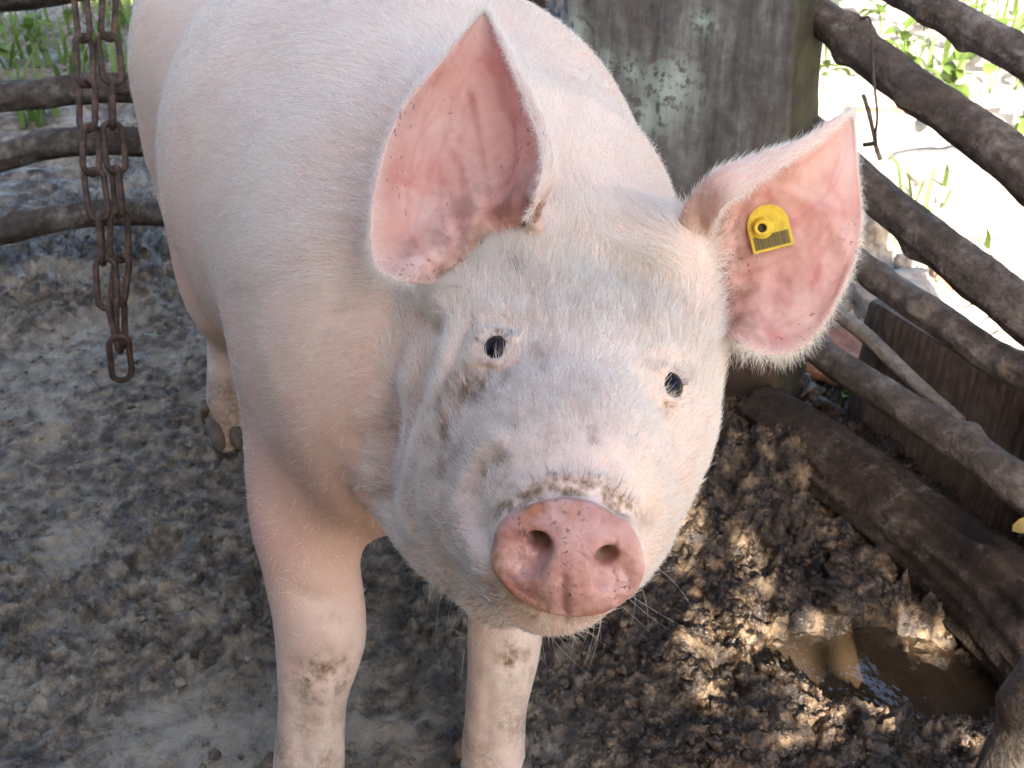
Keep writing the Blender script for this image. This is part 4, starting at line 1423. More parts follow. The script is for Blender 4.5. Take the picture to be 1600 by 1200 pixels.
# body and head
w = np.ones(len(pv))
inh = sstep(0.030, 0.004, head_sdf(pv)) * sstep(0.33, 0.27, hq[:, 0])
w = 1.0 + 2.6 * inh
toward = np.einsum('ij,ij->i', pn, (CAM - pv) / np.linalg.norm(CAM - pv, axis=1)[:, None])
w *= 0.12 + 0.88 * sstep(-0.35, 0.0, toward)
w *= 1 - sstep(0.1, 0.5, on_disc)
w *= np.where(bq[:, 0] < -0.55, 0.6, 1.0)
for c, *_ in EYES:
    w *= 1 - 0.95 * np.exp(-(np.linalg.norm(pv - c, axis=1) / 0.0165) ** 4)
w *= 1 - 0.4 * sstep(0.62, 0.42, pv[:, 2]) * sstep(0.18, 0.32, pv[:, 2]) * (1 - inh)
w *= 1 - 0.25 * np.clip(pink, 0, 1)
NFUR = 190000
pos, nor, tri, bc = sample_quads(pv, pn, pig_quads, w, NFUR)
def at(a): return np.einsum('ij,ij->i', bc, a[tri])
h_in, m_at, p_at = at(inh), at(mud), at(pink)
hp = HL(pos)
# body flow: backwards and a little down; head flow: from the snout up over the forehead and out over the cheeks
fl_body = -B_F[None] * 1.0 + np.array([0, 0, -0.55])[None] + 0.35 * np.stack([fbm(pos * 5 + 1, 2), fbm(pos * 5 + 40, 2), fbm(pos * 5 + 80, 2)], 1)
side = np.sign(hp[:, 1])
fl_head = (H_A[None] * 1.0 + H_T[None] * (0.9 * np.clip(hp[:, 1] / 0.07, -1, 1))[:, None] * sstep(0.02, -0.05, hp[:, 2])[:, None]
           + H_Q[None] * (0.5 * sstep(0.10, 0.2, hp[:, 0]) - 0.9 * sstep(0.0, -0.06, hp[:, 2]))[:, None])
fl_head = fl_head + 0.35 * np.stack([fbm(pos * 16 + 1, 2), fbm(pos * 16 + 40, 2), fbm(pos * 16 + 80, 2)], 1)
flow = fl_body * (1 - h_in)[:, None] + fl_head * h_in[:, None]
leg = sstep(0.36, 0.26, pos[:, 2]) * (1 - h_in)
flow = flow * (1 - leg)[:, None] + np.array([0.0, 0.25, -1.0])[None] * leg[:, None]
length = (0.015 + 0.008 * rng.random(len(pos))) * (1 - h_in) + (0.0070 + 0.0075 * rng.random(len(pos))) * h_in
fore = np.exp(-((hp[:, 0] - 0.24) / 0.07) ** 2) * sstep(0.02, 0.06, hp[:, 2])
length = length * (1 + 0.45 * fore) * (1 - 0.45 * leg)
length *= 0.45 + 0.55 * sstep(0.03, 0.10, hp[:, 0])
front = (1 - h_in) * sstep(0.60, 0.48, pos[:, 2])
length *= 1 - 0.42 * front
lift = 0.11 + 0.13 * h_in + 0.14 * fore
pts = grow(pos, nor, flow, length, lift, 0.22)
tint = np.clip(m_at * (0.45 + 0.9 * rng.random(len(pos))), 0, 1) * 0.95
tint = np.where(rng.random(len(pos)) < 0.010, np.maximum(tint, 0.6 * rng.random(len(pos))), tint)
FUR.append((pts, np.full(len(pos), 0.00016) * (1 + 0.1 * h_in) * (0.75 + 0.5 * rng.random(len(pos))), tint, np.clip(0.25 + 0.5 * fbm(pos * np.array([60, 60, 60]), 2) + 0.35 * rng.normal(size=len(pos)), 0, 1)))

# coarser guard hairs standing out of the coat
ng = 9000
pos, nor, tri, bc = sample_quads(pv, pn, pig_quads, w * (0.35 + 0.65 * sstep(0.35, 0.55, pv[:, 2])), ng)
h_in = at(inh); m_at = at(mud); hp = HL(pos)
fl = (-B_F[None] + np.array([0, 0, -0.5])[None]) * (1 - h_in)[:, None] + (H_A[None] + H_Q[None] * 0.3 + H_T[None] * np.clip(hp[:, 1:2] / 0.09, -0.7, 0.7)) * h_in[:, None]
fl = fl + 0.4 * np.stack([fbm(pos * 8 + 1, 2), fbm(pos * 8 + 40, 2), fbm(pos * 8 + 80, 2)], 1)
ln = (0.018 + 0.010 * rng.random(ng)) * (1 - h_in) + (0.009 + 0.007 * rng.random(ng)) * h_in
ln *= 1 - 0.45 * sstep(0.45, 0.25, pos[:, 2])
FUR.append((grow(pos, nor, fl, ln, 0.14 + 0.10 * h_in, 0.3), np.full(ng, 0.00019), np.clip(m_at * 1.2, 0, 1), 0.25 * rng.random(ng)))

# ears: down the back, a fringe along the margin, thin hair at the opening
for e, nb in zip(ears, (9000, 9000)):
    nu_, nv_ = e['nu'], e['nv']
    iu = rng.integers(3, nu_ - 1, nb); iv = rng.integers(0, nv_, nb)
    fu = rng.random((nb, 1))
    pos = e['outer'][iu, iv] * (1 - fu) + e['outer'][iu - 1, iv] * fu
    nor = -e['N'][iu, iv]
    flow = e['du'][iu, iv] / (np.linalg.norm(e['du'][iu, iv], axis=1)[:, None] + 1e-9) + 0.2 * rng.normal(size=(nb, 3))
    ln = 0.007 + 0.006 * rng.random(nb)
    FUR.append((grow(pos, nor, flow, ln, np.full(nb, 0.35), 0.3), np.full(nb, 0.00012), np.zeros(nb), rng.random(nb) * 0.5))
    nb2 = 3600
    k = rng.integers(6, len(e['lip']) - 7, nb2)
    pos = e['lip'][k] + rng.normal(size=(nb2, 3)) * 0.0008
    d = e['lip_dir'][k]
    tipw = np.array([e['du'][min(nu_ - 1, 40), nv_ // 2]]); tipw = tipw / np.linalg.norm(tipw)
    ln = (0.004 + 0.010 * rng.random(nb2)) * (1.4 - e['lip_u'][k])
    rear = k > len(e['lip']) // 2
    ln = np.where(rear, ln, ln * 0.55)
    pos2 = pos; bk = -e['N'].reshape(-1, 3).mean(0)
    fl = d * 0.8 + tipw * 0.35 + bk * 0.35 + 0.35 * rng.normal(size=(nb2, 3))
    FUR.append((grow(pos2, nrm(bk)[None] * np.ones((nb2, 1)), fl, ln, np.full(nb2, 0.15), 0.35, droop=0.3), np.full(nb2, 0.00010), np.zeros(nb2), rng.random(nb2) * 0.6))

# longer hair where the ears leave the head, and the tufts under them
for px, py, rx, ry, cnt, L0, dirn in ((760, 405, 50, 18, 900, 0.020, (-0.1, 0.7)), (705, 440, 22, 10, 500, 0.022, (-0.8, 0.2)), (1128, 430, 12, 75, 1300, 0.020, (0.8, 0.25)),
                                      (1160, 535, 30, 10, 600, 0.026, (0.5, -0.7)), (800, 365, 30, 14, 500, 0.016, (-0.3, 0.8)), (830, 352, 18, 14, 700, 0.014, (-0.15, 0.7))):
    roots = []
    for _ in range(cnt):
        x, y = px + rng.normal() * rx * 0.6, py + rng.normal() * ry * 0.6
        roots.append((x, y))
    roots = np.array(roots)
    d = np.full(cnt, 0.6)
    ray = C_R[None] * ((roots[:, 0] - 800) / FPX)[:, None] + C_U[None] * ((600 - roots[:, 1]) / FPX)[:, None] + C_F[None]
    for _ in range(40):
        d = d + 0.8 * pig_base(CAM + ray * d[:, None])
    ok = (d < 0.95) & (np.abs(pig_base(CAM + ray * d[:, None])) < 0.002)
    pos = (CAM + ray * d[:, None])[ok]; m = len(pos)
    if m == 0: continue
    _, g = sdf_grad(pig_base, pos)
    nor = g / np.linalg.norm(g, axis=1)[:, None]
    fl = (C_R * dirn[0] + C_U * dirn[1])[None] + 0.25 * rng.normal(size=(m, 3))
    FUR.append((grow(pos, nor, fl, L0 * (0.6 + 0.6 * rng.random(m)), np.full(m, 0.45), 0.35), np.full(m, 0.00012), 0.15 * (rng.random(m) < 0.1), rng.random(m) * 0.6))

# lashes and chin whiskers
for (c, out, wa, ha, wo, ho, sg) in EYES:
    m = 20
    a = rng.uniform(0.3, 2.8, m)
    pos = c + (wa[None] * (np.cos(a) * wo * 1.15)[:, None] + ha[None] * (np.sin(a) * ho * 1.15)[:, None]) + out * 0.004
    fl = wa[None] * np.cos(a)[:, None] * 0.8 + ha[None] * 0.5 + out * 0.9
    FUR.append((grow(pos, np.repeat(out[None], m, 0), fl, 0.008 + 0.006 * rng.random(m), np.full(m, 0.6), 0.35, droop=0.3), np.full(m, 0.00013), 0.9 * (rng.random(m) < 0.25), rng.random(m) * 0.4))
m = 45
pos, nor, tri, bc = sample_quads(pv, pn, pig_quads, ((hq[:, 0] > 0.02) & (hq[:, 0] < 0.13) & (hq[:, 2] < -0.035)).astype(float) + 1e-9, m)
FUR.append((grow(pos, nor, nor + np.array([0.2, -0.1, -0.8])[None] + 0.3 * rng.normal(size=(m, 3)), 0.025 + 0.03 * rng.random(m), np.full(m, 0.8), 0.5, droop=0.5), np.full(m, 0.00011), 0.3 * rng.random(m), 0.4 + 0.6 * rng.random(m)))

allp = np.concatenate([f[0] for f in FUR]); rad = np.concatenate([f[1] for f in FUR])
tint = np.concatenate([np.broadcast_to(f[2], len(f[0])) for f in FUR]).astype(np.float32); shade = np.concatenate([f[3] for f in FUR]).astype(np.float32)
nc, ns = allp.shape[:2]
cv = bpy.data.hair_curves.new("fur")
cv.add_curves([ns] * nc)
cv.position_data.foreach_set("vector", allp.astype(np.float32).ravel())
ra = cv.attributes.get("radius") or cv.attributes.new("radius", 'FLOAT', 'POINT')
taper = np.linspace(1.0, 0.22, ns)
ra.data.foreach_set("value", (rad[:, None] * taper[None]).astype(np.float32).ravel())
for nm, val in (("tint", tint), ("shade", shade)):
    a = cv.attributes.new(nm, 'FLOAT', 'CURVE'); a.data.foreach_set("value", val)
cv.materials.append(MAT_FUR)
fur = link("fur", cv, None, pig)
fur["kind"] = "stuff"
scene.cycles_curves.shape = 'RIBBONS'
scene.cycles_curves.subdivisions = 2
print("FUR", nc)
# ================================================================== smaller things
def smooth_obj(name, bm, mat, parent=None, smooth=True):
    me = bpy.data.meshes.new(name)
    bm.normal_update(); bm.to_mesh(me); bm.free()
    me.polygons.foreach_set("use_smooth", np.full(len(me.polygons), smooth))
    return link(name, me, mat, parent)

# ---- hanging chain: two strands meeting in one bottom link
def rust_material():
    k = NT("rusty chain iron")
    n = k.noise(90, 5, 0.65)
    k.p(color=k.ramp(n, (0.35, (0.035, 0.026, 0.022)), (0.55, (0.10, 0.064, 0.048)), (0.72, (0.19, 0.105, 0.062))), rough=0.7, metal=0.25, spec=0.4)
    k.bump(k.noise(400, 4), 0.5, 0.0012)
    return k.mat
MAT_RUST = rust_material()
def link_mesh(L=0.067, Wd=0.030, r=0.0038):
    v, f = [], []
    n, m = 40, 10
    a, s = Wd / 2 - r, L / 2 - Wd / 2
    for i in range(n):
        t = i / n * 4
        if t < 1:   ang = math.pi * t; c = (a * math.cos(ang), s + a * math.sin(ang)); nx = (math.cos(ang), math.sin(ang))
        elif t < 2: u = t - 1; c = (-a, s - 2 * s * u); nx = (-1, 0)
        elif t < 3: ang = math.pi + math.pi * (t - 2); c = (a * math.cos(ang), -s + a * math.sin(ang)); nx = (math.cos(ang), math.sin(ang))
        else:       u = t - 3; c = (a, -s + 2 * s * u); nx = (1, 0)
        for j in range(m):
            b = 2 * math.pi * j / m
            v.append((c[0] + nx[0] * r * math.cos(b), r * math.sin(b), c[1] + nx[1] * r * math.cos(b)))
    for i in range(n):
        for j in range(m):
            f.append((i * m + j, i * m + (j + 1) % m, ((i + 1) % n) * m + (j + 1) % m, ((i + 1) % n) * m + j))
    return mesh_from("link", np.array(v), f)
LINK = link_mesh()
chain = empty("hanging_chain")
tag(chain, "rusty iron chain hanging doubled in front of the rail fence", "chain")
CH_D = 1.30
def strand(px, d, step, first_turn, seed):
    pts = np.array([P(x, y, d + dz) for x, y, dz in px])
    L = np.concatenate([[0], np.cumsum(np.linalg.norm(np.diff(pts, axis=0), axis=1))])
    n = int(round(L[-1] / step)); st = L[-1] / n
    rr = random.Random(seed)
    def pos(s):
        return np.array([np.interp(s, L, pts[:, k]) for k in range(3)])
    for i in range(n):
        a, b = pos(i * st), pos((i + 1) * st)
        z = nrm(a - b); mid = 0.5 * (a + b)
        x = nrm(np.cross([0.3, -1, 0.2], z)); y = np.cross(z, x)
        ang = first_turn + (math.pi / 2 if i % 2 else 0) + 0.17 * i + rr.uniform(-0.35, 0.35)
        x2 = x * math.cos(ang) + y * math.sin(ang); y2 = np.cross(z, x2)
        o = link("link", LINK, MAT_RUST, chain)
        M = Matrix.Identity(4)
        tilt = rr.uniform(-0.17, 0.17)
        z2 = z * math.cos(tilt) + x2 * math.sin(tilt); x3 = x2 * math.cos(tilt) - z * math.sin(tilt)
        for k in range(3):
            M[k][0], M[k][1], M[k][2], M[k][3] = x3[k], y2[k], z2[k], mid[k]
        o.matrix_local = M
    return pts[0]
h1 = strand([(122, -80, 0), (130, 50, 0), (134, 140, 0), (142, 235, 0), (154, 330, 0), (160, 400, .003), (170, 470, .005), (186, 545, 0)], CH_D, 0.0515, 0.35, 1)
h2 = strand([(165, -80, .012), (170, 40, .012), (174, 120, .012), (176, 200, .012), (184, 300, .012), (187, 400, .014), (188, 470, .012), (188, 540, .008)], CH_D, 0.0515, -0.5, 2)
o = link("link", LINK, MAT_RUST, chain)
bot = P(188, 560, CH_D + 0.004)
o.matrix_local = Matrix.Translation(bot) @ Matrix.Rotation(0.45, 4, 'Z') @ Matrix.Rotation(0.10, 4, 'Y')
beam = pole("chain_beam", [(-3.0, 1.24, 1.95), (-1.2, 1.23, 1.96), (0.22, 1.40, 2.02)], [.035, .035, .03], MAT_BARK, None, seed=301.0, step=0.05)
tag(beam, "rough pole overhead from which the chain hangs", "beam")
pole("beam_post", [(-2.9, 1.30, -.1), (-2.9, 1.30, 1.0), (-2.9, 1.30, 2.0)], [.05, .05, .045], MAT_BARK, beam, seed=303.0, step=0.05)
for h in (h1, h2):
    v, f = tube([h + [0, 0, -0.01], h + [0, 0.0, 0.5], [h[0], h[1], 1.94]], [0.0022] * 3, nseg=6, step=0.1, rough=0.0)
    link("hanger_wire", mesh_from("hanger_wire", v, f), MAT_RUST, chain)

# ---- yellow ear tag
def tag_mats():
    k = NT("yellow tag plastic")
    n = k.noise(160, 4)
    k.p(color=k.mix(k.rng(n, 0.45, 0.7, 0, 0.6), (0.70, 0.51, 0.045), (0.42, 0.28, 0.045)), rough=0.45, spec=0.4)
    b = NT("tag print"); b.p(color=(0.20, 0.155, 0.025), rough=0.5)
    c = NT("tag bars"); c.p(color=(0.060, 0.050, 0.018), rough=0.5)
    d = NT("tag hole"); d.p(color=(0.05, 0.028, 0.008), rough=0.7)
    return k.mat, b.mat, c.mat, d.mat
MAT_TAG, MAT_PRINT, MAT_BARS, MAT_HOLE = tag_mats()
e = ears[1]
pe = e['v'][:e['nu'] * e['nv']]
ex, ey, ed = to_px(pe)
bi = np.argmin((ex - 1201) ** 2 + (ey - 356) ** 2)
tn = nrm(nrm(e['N'].reshape(-1, 3)[bi]) * 0.6 + nrm(CAM - pe[bi]) * 0.75)
tc = P(1201, 356, ed[bi] - 0.0045)
t_up = nrm((C_U * 0.975 - C_R * 0.235) - tn * ((C_U * 0.975 - C_R * 0.235) @ tn)); t_rt = np.cross(t_up, tn)
TM = Matrix.Identity(4)
for k_ in range(3):
    TM[k_][0], TM[k_][1], TM[k_][2], TM[k_][3] = t_rt[k_], t_up[k_], tn[k_], tc[k_]
tg = empty("ear_tag"); tg.matrix_world = TM
tag(tg, "yellow plastic ear tag with a raised stud and barcode on the pig's ear", "ear tag")
def extrude_outline(name, pts, z0, z1, mat, parent, bev=0.0):
    bm = bmesh.new()
    a = [bm.verts.new((x, y, z0)) for x, y in pts]
    f = bm.faces.new(a)
    r = bmesh.ops.extrude_face_region(bm, geom=[f])
    for v in r['geom']:
        if isinstance(v, bmesh.types.BMVert): v.co.z = z1
    bmesh.ops.recalc_face_normals(bm, faces=bm.faces[:])
    if bev: bmesh.ops.bevel(bm, geom=[x for x in bm.edges], offset=bev, segments=2, affect='EDGES', clamp_overlap=True)
    return smooth_obj(name, bm, mat, parent, False)
w_, top, botm = 0.0152, 0.0175, -0.0165
out = [(-w_ * 1.0, botm), (w_ * 1.02, botm)] + [(w_ * math.cos(a), 0.0025 + (top - 0.0025) * math.sin(a)) for a in np.linspace(0, math.pi, 18)]
plate = extrude_outline("plate", out, 0, 0.0016, MAT_TAG, tg, 0.0004)
band = extrude_outline("print_band", [(-w_ * .86, botm + .0018), (w_ * .88, botm + .0018), (w_ * .88, botm + .0122), (-w_ * .86, botm + .0122)], 0.0017, 0.00178, MAT_PRINT, tg)
xx = -w_ * .80
rb = random.Random(4)
while xx < w_ * .80:
    bw = rb.choice((0.0003, 0.0003, 0.0006, 0.0009))
    extrude_outline("bar", [(xx, botm + .0024), (xx + bw, botm + .0024), (xx + bw, botm + .0116), (xx, botm + .0116)], 0.00179, 0.00186, MAT_BARS, band)
    xx += bw + rb.choice((0.0003, 0.0006, 0.0006))
def ring(name, r0, r1, z0, z1, mat, parent, cx=0.0, cy=0.0, n=28):
    v, f = [], []
    prof = [(r0, z0), (r0, z1), (r0 + (r1 - r0) * .2, z1 + .0006), (r0 + (r1 - r0) * .8, z1 + .0006), (r1, z1), (r1 * 1.08, z0)]
    for j in range(n):
        a = 2 * math.pi * j / n
        for r, z in prof: v.append((cx + r * math.cos(a), cy + r * math.sin(a), z))
    m = len(prof)
    for j in range(n):
        for i in range(m - 1):
            f.append((j * m + i, j * m + i + 1, ((j + 1) % n) * m + i + 1, ((j + 1) % n) * m + i))
    return link(name, mesh_from(name, np.array(v), f), mat, parent)
SX, SY = -0.0048, 0.0012
stud = ring("stud", 0.0032, 0.0060, 0.0014, 0.0062, MAT_TAG, tg, SX, SY)
ring("stud_flange", 0.0058, 0.0078, 0.0014, 0.0024, MAT_TAG, stud, SX, SY)
extrude_outline("stud_hole", [(SX + 0.0033 * math.cos(a), SY + 0.0033 * math.sin(a)) for a in np.linspace(0, 2 * math.pi, 20, endpoint=False)], 0.0015, 0.0030, MAT_HOLE, stud)

# ---- boards, blocks and bricks beyond the right fence
def plank_material(name, dark, mid, light):
    k = NT(name)
    g = k.noise(10, 6, 0.6, scl=(1, 14, 14)); n2 = k.noise(60, 4)
    col = k.ramp(k.math('ADD', k.math('MULTIPLY', g, 0.7), k.math('MULTIPLY', n2, 0.3)), (0.33, dark), (0.5, mid), (0.68, light))
    k.bump(g, 0.5, 0.004); k.p(color=col, rough=0.85, spec=0.25)
    return k.mat
def board_material(name, dark, mid, light):
    k = NT(name)
    g = k.noise(9, 6, 0.6, scl=(16, 16, 1.2)); n2 = k.noise(60, 4)
    col = k.ramp(k.math('ADD', k.math('MULTIPLY', g, 0.7), k.math('MULTIPLY', n2, 0.3)), (0.33, dark), (0.5, mid), (0.68, light))
    k.bump(g, 0.5, 0.004); k.p(color=col, rough=0.85, spec=0.25)
    return k.mat
MAT_BOARD = board_material("dark red-brown board", (0.085, 0.060, 0.047), (0.16, 0.12, 0.095), (0.27, 0.215, 0.175))
MAT_PLANK = plank_material("pale dry plank", (0.22, 0.15, 0.09), (0.38, 0.28, 0.19), (0.50, 0.42, 0.32))
def stone_material(name, a, b, c):
    k = NT(name)
    col = k.ramp(k.noise(45, 6, 0.65), (0.32, a), (0.5, b), (0.7, c))
    k.bump(k.noise(120, 5, 0.6), 0.6, 0.004); k.p(color=col, rough=0.9, spec=0.25)
    return k.mat
MAT_BRICK = stone_material("broken red brick", (0.22, 0.10, 0.065), (0.34, 0.17, 0.115), (0.44, 0.28, 0.21))
MAT_BLOCK = stone_material("grey block", (0.16, 0.15, 0.145), (0.27, 0.255, 0.245), (0.38, 0.365, 0.35))
MAT_STONE = stone_material("pale field stone", (0.24, 0.19, 0.15), (0.36, 0.30, 0.25), (0.46, 0.40, 0.34))
def rough_box(name, size, loc, rotz, mat, seed, tilt=(0, 0), amp=0.004, chip=0.0, n=6):
    bm = bmesh.new(); bmesh.ops.create_cube(bm, size=1.0)
    bmesh.ops.scale(bm, vec=size, verts=bm.verts)
    bmesh.ops.bevel(bm, geom=bm.edges[:], offset=min(size) * 0.12, segments=2, affect='EDGES')
    bmesh.ops.subdivide_edges(bm, edges=[e for e in bm.edges if e.calc_length() > min(size) * 0.4], cuts=n, use_grid_fill=True)
    bm.normal_update()
    co = np.array([v.co[:] for v in bm.verts]); nn = np.array([v.normal[:] for v in bm.verts])
    co = co + nn * (amp * fbm(co * 30 + seed, 3) + chip * np.minimum(0, fbm(co * 12 + seed, 2)))[:, None]
    for v, c in zip(bm.verts, co): v.co = c
    o = smooth_obj(name, bm, mat)
    o.location = loc; o.rotation_euler = (tilt[0], tilt[1], rotz)
    return o
fdir = math.atan2(-0.9, 0.436)
b0 = PG(1330, 668); b1 = b0 + np.array([0.436, -0.9, 0]) * 0.31
m = 0.5 * (b0 + b1)
tag(rough_box("board", (0.315, 0.028, 0.235), (m[0], m[1], 0.105), fdir, MAT_BOARD, 1.0, amp=0.003), "dark red-brown board standing on edge behind the lower fence poles", "board")
c = b1 + np.array([0.436, -0.9, 0]) * 0.10 + np.array([0.035, 0.02, 0])
tag(rough_box("concrete_block", (0.19, 0.09, 0.23), (c[0], c[1], 0.10), fdir, MAT_BLOCK, 2.0), "pinkish grey block at the right edge beside the dark board", "block")
g = PG(1278, 590)
tag(rough_box("broken_tile", (0.15, 0.13, 0.022), (g[0] + .010, g[1], 0.050), -0.55, MAT_BRICK, 3.0, (0.18, 0.05), chip=0.02), "flat broken red tile lying just right of the slab post", "tile")
BG = [  # name, size, pixel, turn, material, label, category
    ("plank", (0.62, 0.075, 0.022), (1560, 352), 0.15, MAT_PLANK, "long pale plank lying nearest behind the second fence pole", "plank"),
    ("plank", (0.50, 0.05, 0.02), (1590, 398), -0.10, MAT_PLANK, "crooked thin plank lying below the long pale plank", "plank"),
    ("plank", (0.34, 0.05, 0.03), (1420, 186), 0.05, MAT_BRICK, "reddish wooden plank behind the twig, left part under the second pole", "plank"),
    ("plank", (0.30, 0.035, 0.02), (1545, 205), -0.12, MAT_PLANK, "thin brown plank on the bright ground below the weeds", "plank"),
    ("flat_stone", (0.30, 0.24, 0.05), (1500, 285), 0.3, MAT_STONE, "wide pale stone slab between the second and third fence poles", "stone"),
    ("field_stone", (0.12, 0.10, 0.11), (1302, 178), 0.8, MAT_STONE, "upright pale stone just right of the slab post above the ear", "stone"),
    ("field_stone", (0.13, 0.10, 0.08), (1372, 378), 0.4, MAT_STONE, "pale stone right of the ear below the third pole", "stone"),
    ("brick", (0.14, 0.07, 0.06), (1500, 450), 0.9, MAT_BRICK, "orange brick showing under the third pole", "brick"),
    ("brick", (0.12, 0.07, 0.05), (1560, 480), 0.2, MAT_BRICK, "red brick at the right between the third and fourth poles", "brick"),
    ("brick", (0.12, 0.06, 0.06), (1440, 440), 0.5, MAT_STONE, "pale brick above the fourth pole", "brick"),
    ("field_stone", (0.16, 0.13, 0.08), (1400, 500), 0.1, MAT_STONE, "flat pale stone behind the top edge of the dark board", "stone"),
]
for i, (nm, sz, px, rz_, mt, lab, cat) in enumerate(BG):
    g = PG(*px)
    o = rough_box(nm, sz, (g[0], g[1], sz[2] * 0.42), rz_, mt, 10.0 + i * 3, (0.04 * (i % 3 - 1), 0.05 * (i % 2)), amp=0.004 if cat == "plank" else 0.010, chip=0.0 if cat == "plank" else 0.02)
    tag(o, lab, cat, "rubble on the sunlit yard")

# twigs caught on the fence
tw = empty("dry_twig"); tag(tw, "thin dry forked twig hanging on the fence right of the ear tip", "twig")
for px in ([(1345, 30), (1358, 28), (1362, 60), (1366, 130), (1371, 180), (1368, 212), (1372, 240)], [(1349, 148), (1355, 165), (1362, 195), (1366, 222), (1350, 226)], [(1366, 222), (1376, 250)]):
    v, f = tube([PF(x, y, -0.03) for x, y in px], [0.0016 if len(px) > 5 else 0.0026] * len(px), nseg=7, step=0.006, rough=0.2, seed=px[0][0])
    link("stem", mesh_from("stem", v, f), MAT_BARK, tw)
# ---- weeds
def leaf_mesh(L=0.06, Wd=0.032):
    v = []; f = []
    n = 7
    for i in range(n):
        t = i / (n - 1); w2 = Wd / 2 * math.sin(math.pi * min(1, t * 0.93 + 0.07)) ** 0.8
        z = 0.012 * math.sin(t * 2.4) - 0.03 * t * t * 0.4
        v += [(-w2, t * L, z + w2 * 0.35), (0, t * L, z), (w2, t * L, z + w2 * 0.35)]
    for i in range(n - 1):
        for j in (0, 1):
            f.append((i * 3 + j, i * 3 + j + 1, (i + 1) * 3 + j + 1, (i + 1) * 3 + j))
    return mesh_from("leaf", np.array(v), f)
def leaf_material(name, a, b):
    k = NT(name)
    col = k.mix(k.noise(60, 3), a, b)
    k.p(color=col, rough=0.5)
    tr = k.n("ShaderNodeBsdfTranslucent"); k.set(tr.inputs[0], col)
    mx = k.n("ShaderNodeMixShader"); mx.inputs[0].default_value = 0.4
    k.t.links.new(k.bsdf.outputs[0], mx.inputs[1]); k.t.links.new(tr.outputs[0], mx.inputs[2]); k.t.links.new(mx.outputs[0], k.out.inputs[0])
    return k.mat
MAT_LEAF = leaf_material("weed leaf", (0.085, 0.150, 0.025), (0.16, 0.23, 0.05))
LEAVES = [leaf_mesh(), leaf_mesh(0.075, 0.03), leaf_mesh(0.05, 0.036)]
WEEDS = [((1410, 150), .18, 12, "bright green weed nearest the second pole on the sunlit yard"), ((1470, 175), .20, 13, "leafy weed in the middle of the sunlit yard"), ((1540, 170), .22, 14, "leafy weed at the right of the sunlit yard under the top pole"),
         ((1585, 150), .2, 12, "weed at the right picture edge below the top pole"), ((1500, 110), .2, 12, "farthest weed behind the top pole on the bright yard"), ((1268, 168), .12, 8, "small green tuft beside the slab post's right edge"),
         ((1440, 90), .26, 18, "tall yellow-green weed at the top between the upper two poles"), ((1375, 60), .24, 16, "yellow-green weed above the second pole near the twig"), ((1555, 60), .26, 16, "tall weed at the top right corner"),
         ((1330, 110), .16, 12, "weed behind the forked twig"), ((1455, 215), .12, 12, "low weed beside the wide pale stone slab"), ((1590, 235), .14, 12, "low weed at the right edge above the long plank"), ((1300, 30), .2, 14, "weed at the top right of the slab post"),
         ((25, 45), .16, 12, "green weed at the top left corner behind the rails"), ((75, 105), .12, 12, "low green weed left of the chain above the top rail"), ((110, 60), .16, 10, "green weed seen through the top of the chain"), ((20, 110), .10, 8, "small weed at the left edge above the upper rail"),
         ((1235, 615), .05, 5, "small green sprout between the slab post and the broken tile"), ((1305, 640), .05, 6, "low green sprout under the broken tile")]
wr = random.Random(9)
for (px, hgt, nl, lab) in WEEDS:
    g = PG(*px); z0 = zat(g[0], g[1])
    w = empty("weed"); w.location = (g[0], g[1], z0 - 0.005)
    tag(w, lab, "weed", "weeds round the pen")
    for s in range(2 if hgt > .08 else 1):
        an = wr.uniform(0, 6.28); le = wr.uniform(.2, .45) * hgt
        v, f = tube([(0, 0, 0), (le * .4 * math.cos(an), le * .4 * math.sin(an), hgt * .55), (le * math.cos(an), le * math.sin(an), hgt)], [.0025, .002, .001], nseg=6, step=0.02, rough=0.0)
        link("stem", mesh_from("stem", v, f), MAT_LEAF, w)
        for i in range(nl // (2 if hgt > .08 else 1)):
            t = wr.uniform(.25, 1)
            o = link("leaf", LEAVES[i % 3], MAT_LEAF, w)
            o.location = (le * t * math.cos(an), le * t * math.sin(an), hgt * t)
            o.rotation_euler = (wr.uniform(-.5, .7), wr.uniform(-.4, .4), wr.uniform(0, 6.28))
            s_ = wr.uniform(.7, 1.35) * (1 if hgt > .08 else .55); o.scale = (s_, s_, s_)

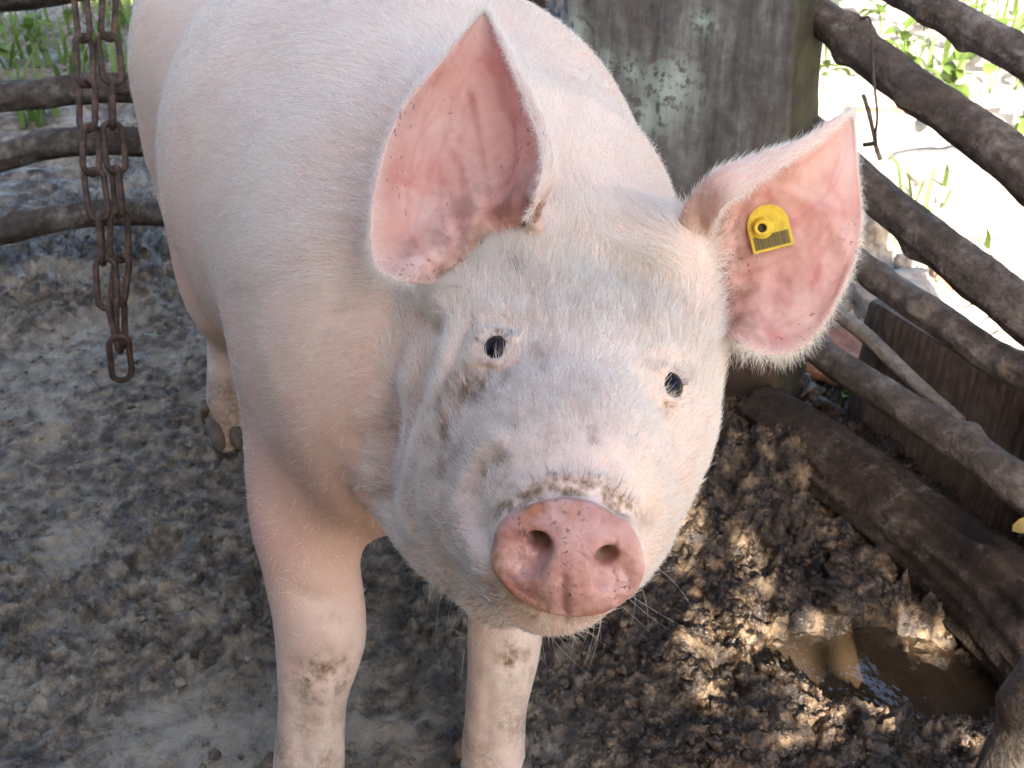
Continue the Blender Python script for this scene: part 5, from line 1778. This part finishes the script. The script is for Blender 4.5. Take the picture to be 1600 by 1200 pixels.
ch = PF(1582, 826, -0.06)
dl = link("dry_leaf", LEAVES[0], None)
dl.material_slots[0].link = 'OBJECT'
kk = NT("dry yellow leaf"); kk.p(color=kk.mix(kk.noise(50, 3), (0.42, 0.28, 0.07), (0.55, 0.40, 0.14)), rough=0.6)
dl.material_slots[0].material = kk.mat
dl.location = ch; dl.rotation_euler = (0.5, 0.5, -1.9); dl.scale = (0.75, 0.85, 0.8)
tag(dl, "dry yellow leaf caught at the right edge above the log", "leaf")

# grass and low growth beyond the fences
gp = []
gr_ = np.random.default_rng(21)
for x0, x1, y0, y1, n in ((0.75, 2.6, 2.9, 5.2, 1100), (-2.3, -0.75, 2.7, 4.6, 1500), (0.5, 1.0, 1.75, 2.3, 60)):
    x = gr_.uniform(x0, x1, n); y = gr_.uniform(y0, y1, n)
    dn = fbm(np.stack([x * 2.2, y * 2.2, x * 0], 1), 2)
    m_ = dn > 0.0
    gp.append(np.stack([x[m_], y[m_]], 1))
gp = np.concatenate(gp); n = len(gp)
z = ground_z(np.concatenate([gp, np.zeros((n, 1))], 1))[0]
an = gr_.uniform(0, 6.28, n); hh = gr_.uniform(.05, .16, n); ww = gr_.uniform(.004, .010, n); ln_ = gr_.uniform(.2, .8, n) * hh
d = np.stack([np.cos(an), np.sin(an)], 1); sd = np.stack([-d[:, 1], d[:, 0]], 1)
def pt(k, wv, t, hz_):
    return np.concatenate([gp + sd * (wv * k)[:, None] + d * (ln_ * t)[:, None], (z + hh * hz_)[:, None]], 1)
gv_ = np.stack([pt(-1, ww, 0, 0), pt(1, ww, 0, 0), pt(1, ww * .8, .3, .6), pt(-1, ww * .8, .3, .6), pt(0, ww, 1, .95)], 1).reshape(-1, 3)
b_ = np.arange(n) * 5
fs = np.concatenate([np.stack([b_, b_ + 1, b_ + 2, b_ + 3], 1)]).tolist() + np.stack([b_ + 3, b_ + 2, b_ + 4], 1).tolist()
tag(link("grass", mesh_from("grass", gv_, fs), MAT_LEAF), "sparse yellow-green grass beyond the fences", "grass", kind="stuff")
